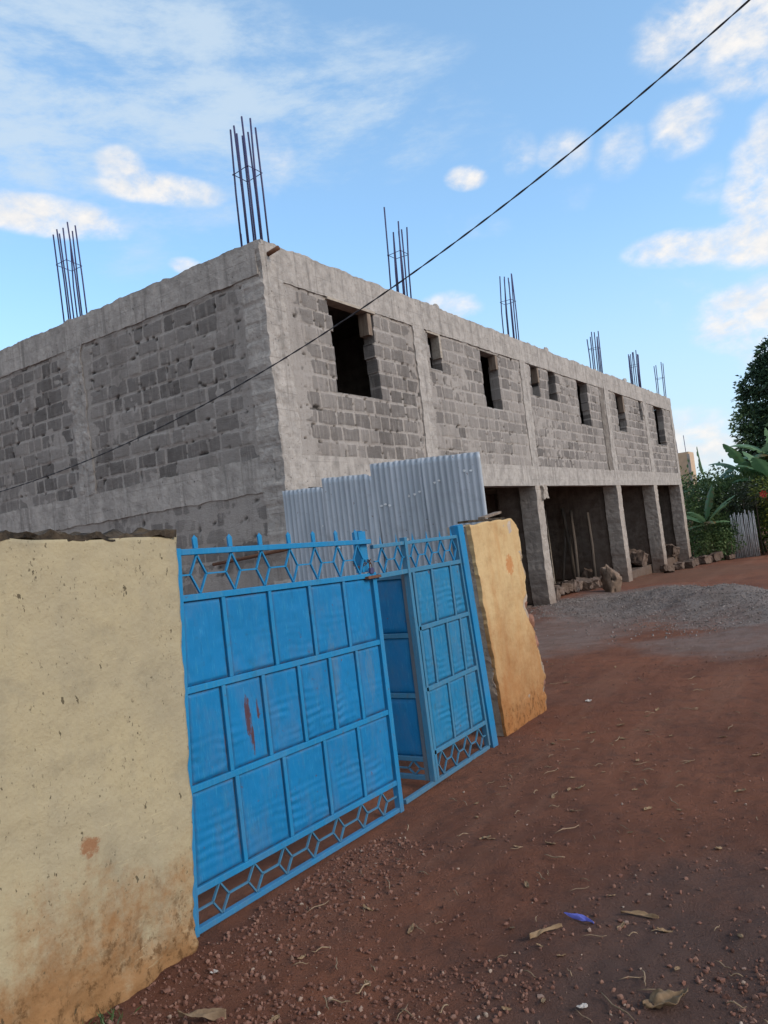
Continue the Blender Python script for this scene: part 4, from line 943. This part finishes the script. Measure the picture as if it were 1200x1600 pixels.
banana('nearest banana plant with pale blades above the yellow bush', (-3.55, 32.0), 2.5, [(200, 60, 1.6, .3, 60), (250, 65, 1.7, .3, 60), (160, 75, 1.8, .3, 50), (300, 55, 1.6, .3, 70), (20, 55, 1.6, .3, 70), (190, 35, 1.5, .3, 60)], 5)
# white palings
pf = empty('paling_fence', (-4.6, 30.6, gz(-4.6, 30.6)), 'short section of whitewashed wooden palings standing against the hedge', 'fence')
rr = random.Random(9)
for i in range(15):
    x = -4.98 + i * .058; z0 = gz(x, 30.6) - .02; z1 = 1.26 + rr.uniform(-.12, .1) + .005 * i
    P = rr.uniform(-.012, .012)
    MB().tube([(x, 30.6 + P, z0), (x + rr.uniform(-.012, .012), 30.6 + P, (z0 + z1) / 2), (x + rr.uniform(-.02, .02), 30.6, z1)], [.024, .026, .019], 7).build('paling', M['whitewash'] if 'whitewash' in M else M.setdefault('whitewash', m_simple('whitewash', (.62, .60, .58), (.30, .28, .27), .85, 0, 4, (9, 9, .8), bump=.5)), pf, smooth=True)
MB().box((-5.0, 30.63, .2), (-4.15, 30.66, .27)).box((-5.0, 30.63, .9), (-4.15, 30.66, .97)).build('rail', M['wood'], pf)
# building far behind
fb = empty('distant_building', (-9, 52, -.3), 'far cream block building with rebar on its roof, past the bananas', 'building')
MB().box((-14, 50, -.5), (-10.0, 51.5, 5.15)).build('wall', M['plaster_far'] if 'plaster_far' in M else M.setdefault('plaster_far', m_simple('far_cream_wall', (.62, .44, .29), (.50, .36, .24), .9, 0, 2)), fb)
for x in (-11.7, -10.85, -10.03): MB().box((x - .08, 49.95, -.4), (x + .08, 50.05, 5.0)).build('pier', M['concrete'], fb)
for x, y in ((-11.6, 50.2), (-11.5, 50.4), (-11.4, 50.2), (-10.8, 50.2), (-10.7, 50.4), (-10.2, 50.3)):
    MB().tube([(x, y, 4.9), (x - .02, y, 6.1 + .2 * math.sin(x * 9))], .02, 5).build('rebar', M['rebar'], fb)
# tuft at the foot of the cream wall
r = np.random.default_rng(2); n = 60
C = np.stack([r.normal(-2.76, .03, n), r.normal(1.78, .05, n), np.zeros(n)], 1); C[:, 2] = gh(C[:, 0], C[:, 1])
D = np.stack([r.normal(0, .5, n), r.normal(0, .5, n), np.ones(n)], 1)
tag(leaves('grass_tuft', M['hedge'], None, C, D, .06, 5, droop=0, asp=.12), 'small green tuft at the foot of the cream wall', 'grass')

# ------------------------------------------------------------------ camera
Rm = np.array(CAMR) if 'CAMR' in globals() else None
f, roll_m, hy = 1190., -.12, 850.
nn = np.array([-roll_m, 1., -(hy - 800) / f]); nn /= np.linalg.norm(nn); up = -nn
vp = np.array([1387 - 600, 754 - 800, f]); ey = vp - up * (vp @ up); ey /= np.linalg.norm(ey); ex = np.cross(ey, up)
Rc = np.stack([ex, ey, up])
def ray(px, py): d = Rc @ np.array([(px - 600) / f, (py - 800) / f, 1.]); return d / np.linalg.norm(d)
from mathutils import Matrix
cd = bpy.data.cameras.new('camera'); cam = bpy.data.objects.new('camera', cd); col.objects.link(cam)
cd.sensor_fit = 'VERTICAL'; cd.sensor_height = 36; cd.lens = 36 * f / 1600; cd.clip_end = 2000; cd.clip_start = .05
r_, d_, w_ = Rc @ [1, 0, 0], Rc @ [0, 1, 0], Rc @ [0, 0, 1]
cam.matrix_world = Matrix(((r_[0], -d_[0], -w_[0], 0), (r_[1], -d_[1], -w_[1], 0), (r_[2], -d_[2], -w_[2], 1.7), (0, 0, 0, 1)))
scene.camera = cam

# ------------------------------------------------------------------ sun and sky
SUN_EL, SUN_AZ = R(29), R(4)          # azimuth measured from +X towards +Y
sd = np.array([math.cos(SUN_EL) * math.cos(SUN_AZ), math.cos(SUN_EL) * math.sin(SUN_AZ), math.sin(SUN_EL)])
ld = bpy.data.lights.new('sun', 'SUN'); ld.energy = SUN_E if 'SUN_E' in globals() else 1.25; ld.angle = R(22); ld.color = (1, .85, .70)
lo = bpy.data.objects.new('sun', ld); col.objects.link(lo)
from mathutils import Vector
lo.rotation_euler = Vector(sd).to_track_quat('Z', 'Y').to_euler(); lo.location = (20, 10, 30)
w = bpy.data.worlds.new('World'); scene.world = w; w.use_nodes = True
nt = w.node_tree; nb = NB.__new__(NB); nb.t = nt; nb.N = nt.nodes; nb.L = nt.links
bg = nt.nodes['Background']
sky = nt.nodes.new('ShaderNodeTexSky'); sky.sky_type = 'NISHITA'; sky.sun_disc = False
sky.sun_elevation = SUN_EL; sky.sun_rotation = math.pi / 2 - SUN_AZ; sky.altitude = 1600; sky.air_density = 1.0; sky.dust_density = .6; sky.ozone_density = 1.6
tc = nt.nodes.new('ShaderNodeTexCoord').outputs['Generated']; nb.pos = tc
def vdot(v, c):
    n = nt.nodes.new('ShaderNodeVectorMath'); n.operation = 'DOT_PRODUCT'; nt.links.new(v, n.inputs[0]); n.inputs[1].default_value = tuple(c); return n.outputs['Value']
# cumulus and veil patches, each at its own direction in the sky: px, py, half-width, half-height (photo px), strength, veil?
PUFF = [(60, 335, 90, 20, .95), (140, 345, 40, 12, .7), (250, 295, 66, 17, 1.0), (190, 265, 26, 22, .85), (425, 250, 28, 40, .55), (728, 278, 24, 14, 1.0), (812, 242, 26, 26, .5), (880, 238, 34, 26, .55), (972, 235, 30, 30, .5), (1070, 195, 34, 30, .75),
        (1160, 25, 80, 40, .95), (1185, 90, 44, 30, .8), (1075, 387, 62, 20, .95), (1185, 372, 52, 30, .95), (1195, 290, 36, 70, .9), (1165, 495, 56, 36, .95), (1215, 500, 60, 50, .95), (705, 480, 40, 20, .7), (1110, 290, 30, 24, .4), (1150, 420, 130, 60, .35), (730, 355, 60, 20, .3), (290, 415, 20, 10, .8), (900, 310, 40, 20, .25), (1080, 690, 90, 40, .8)]
VEIL = [(240, 120, 330, 90, .85), (60, 190, 170, 80, .8), (480, 185, 130, 22, .75), (420, 80, 260, 40, .65), (200, 300, 180, 60, .55), (100, 390, 150, 40, .45), (620, 330, 120, 60, .2)]
def patch(px, py, rx, ry):
    d = ray(px, py); a = ray(px + 50, py) - ray(px - 50, py); a = a / np.linalg.norm(a); b = ray(px, py + 50) - ray(px, py - 50); b = b / np.linalg.norm(b)
    sc = f * float(d @ w_)
    A = nb.math('MULTIPLY', nb.math('SUBTRACT', vdot(tc, a), float(d @ a)), sc / rx); B = nb.math('MULTIPLY', nb.math('SUBTRACT', vdot(tc, b), float(d @ b)), sc / ry)
    e = nb.math('ADD', nb.math('MULTIPLY', A, A), nb.math('MULTIPLY', B, B))
    return nb.math('MULTIPLY', nb.ss(2.6, 0.0, e), nb.math('GREATER_THAN', vdot(tc, d), .3))
puff = 0.0
for px, py, rx, ry, s in PUFF: puff = nb.math('MAXIMUM', puff, nb.math('MULTIPLY', patch(px, py, rx, ry), s))
veil = 0.0
for px, py, rx, ry, s in VEIL: veil = nb.math('MAXIMUM', veil, nb.math('MULTIPLY', patch(px, py, rx, ry), s))
n1 = nb.noise(14, (1, 1, 1.7), detail=7, rough=.6, dist=.4); n2 = nb.noise(6, (1, 1, 3.2), detail=8, rough=.66, loc=(2, 3, 1), dist=.1); n3 = nb.noise(34, (1, 1, 1.6), detail=5, rough=.6)
n1 = nb.math('ADD', nb.math('MULTIPLY', n1, .65), nb.math('MULTIPLY', n3, .35))
pm = nb.ss(.15, .80, nb.math('ADD', nb.math('MULTIPLY', puff, .62), nb.math('MULTIPLY', nb.math('SUBTRACT', n1, .47), nb.math('MULTIPLY', puff, 2.3))))
vm = nb.math('MULTIPLY', nb.ss(.25, 1.0, nb.math('ADD', nb.math('MULTIPLY', veil, .8), nb.math('MULTIPLY', nb.math('SUBTRACT', n2, .5), nb.math('MULTIPLY', veil, 3.4)))), .8)
CLOUD = (3.3, 3.2, 3.1); VEILC = (2.1, 2.55, 3.0)
zdir = nb.xyz(tc)[2]
c = nb.mix(1.0, sky.outputs[0], (.95, 1.15, 1.16), 'MULTIPLY')
c = nb.mix(.28, c, (1.4, 2.1, 2.65))
c = nb.mix(nb.math('MULTIPLY', nb.ss(.40, -.02, zdir), .85), c, (2.0, 2.35, 2.75))
c = nb.mix(vm, c, VEILC)
back = nb.math('MULTIPLY', nb.ss(.12, -.35, nb.xyz(tc)[1]), nb.ss(.25, .6, nb.noise(2.2, (1, 1, 1.6), detail=6, rough=.6, loc=(5, 1, 2))))  # unseen cloud bank added behind the camera to brighten the left facade
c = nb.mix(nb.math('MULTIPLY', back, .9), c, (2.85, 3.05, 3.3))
c = nb.mix(pm, c, nb.mix(nb.ss(.3, .75, n3), (2.75, 2.8, 2.9), CLOUD))
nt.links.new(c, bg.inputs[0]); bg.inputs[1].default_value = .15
vs = scene.view_settings; vs.view_transform = 'Standard'; vs.look = 'None'; vs.exposure = 1.0; vs.gamma = 1; vs.use_curve_mapping = False
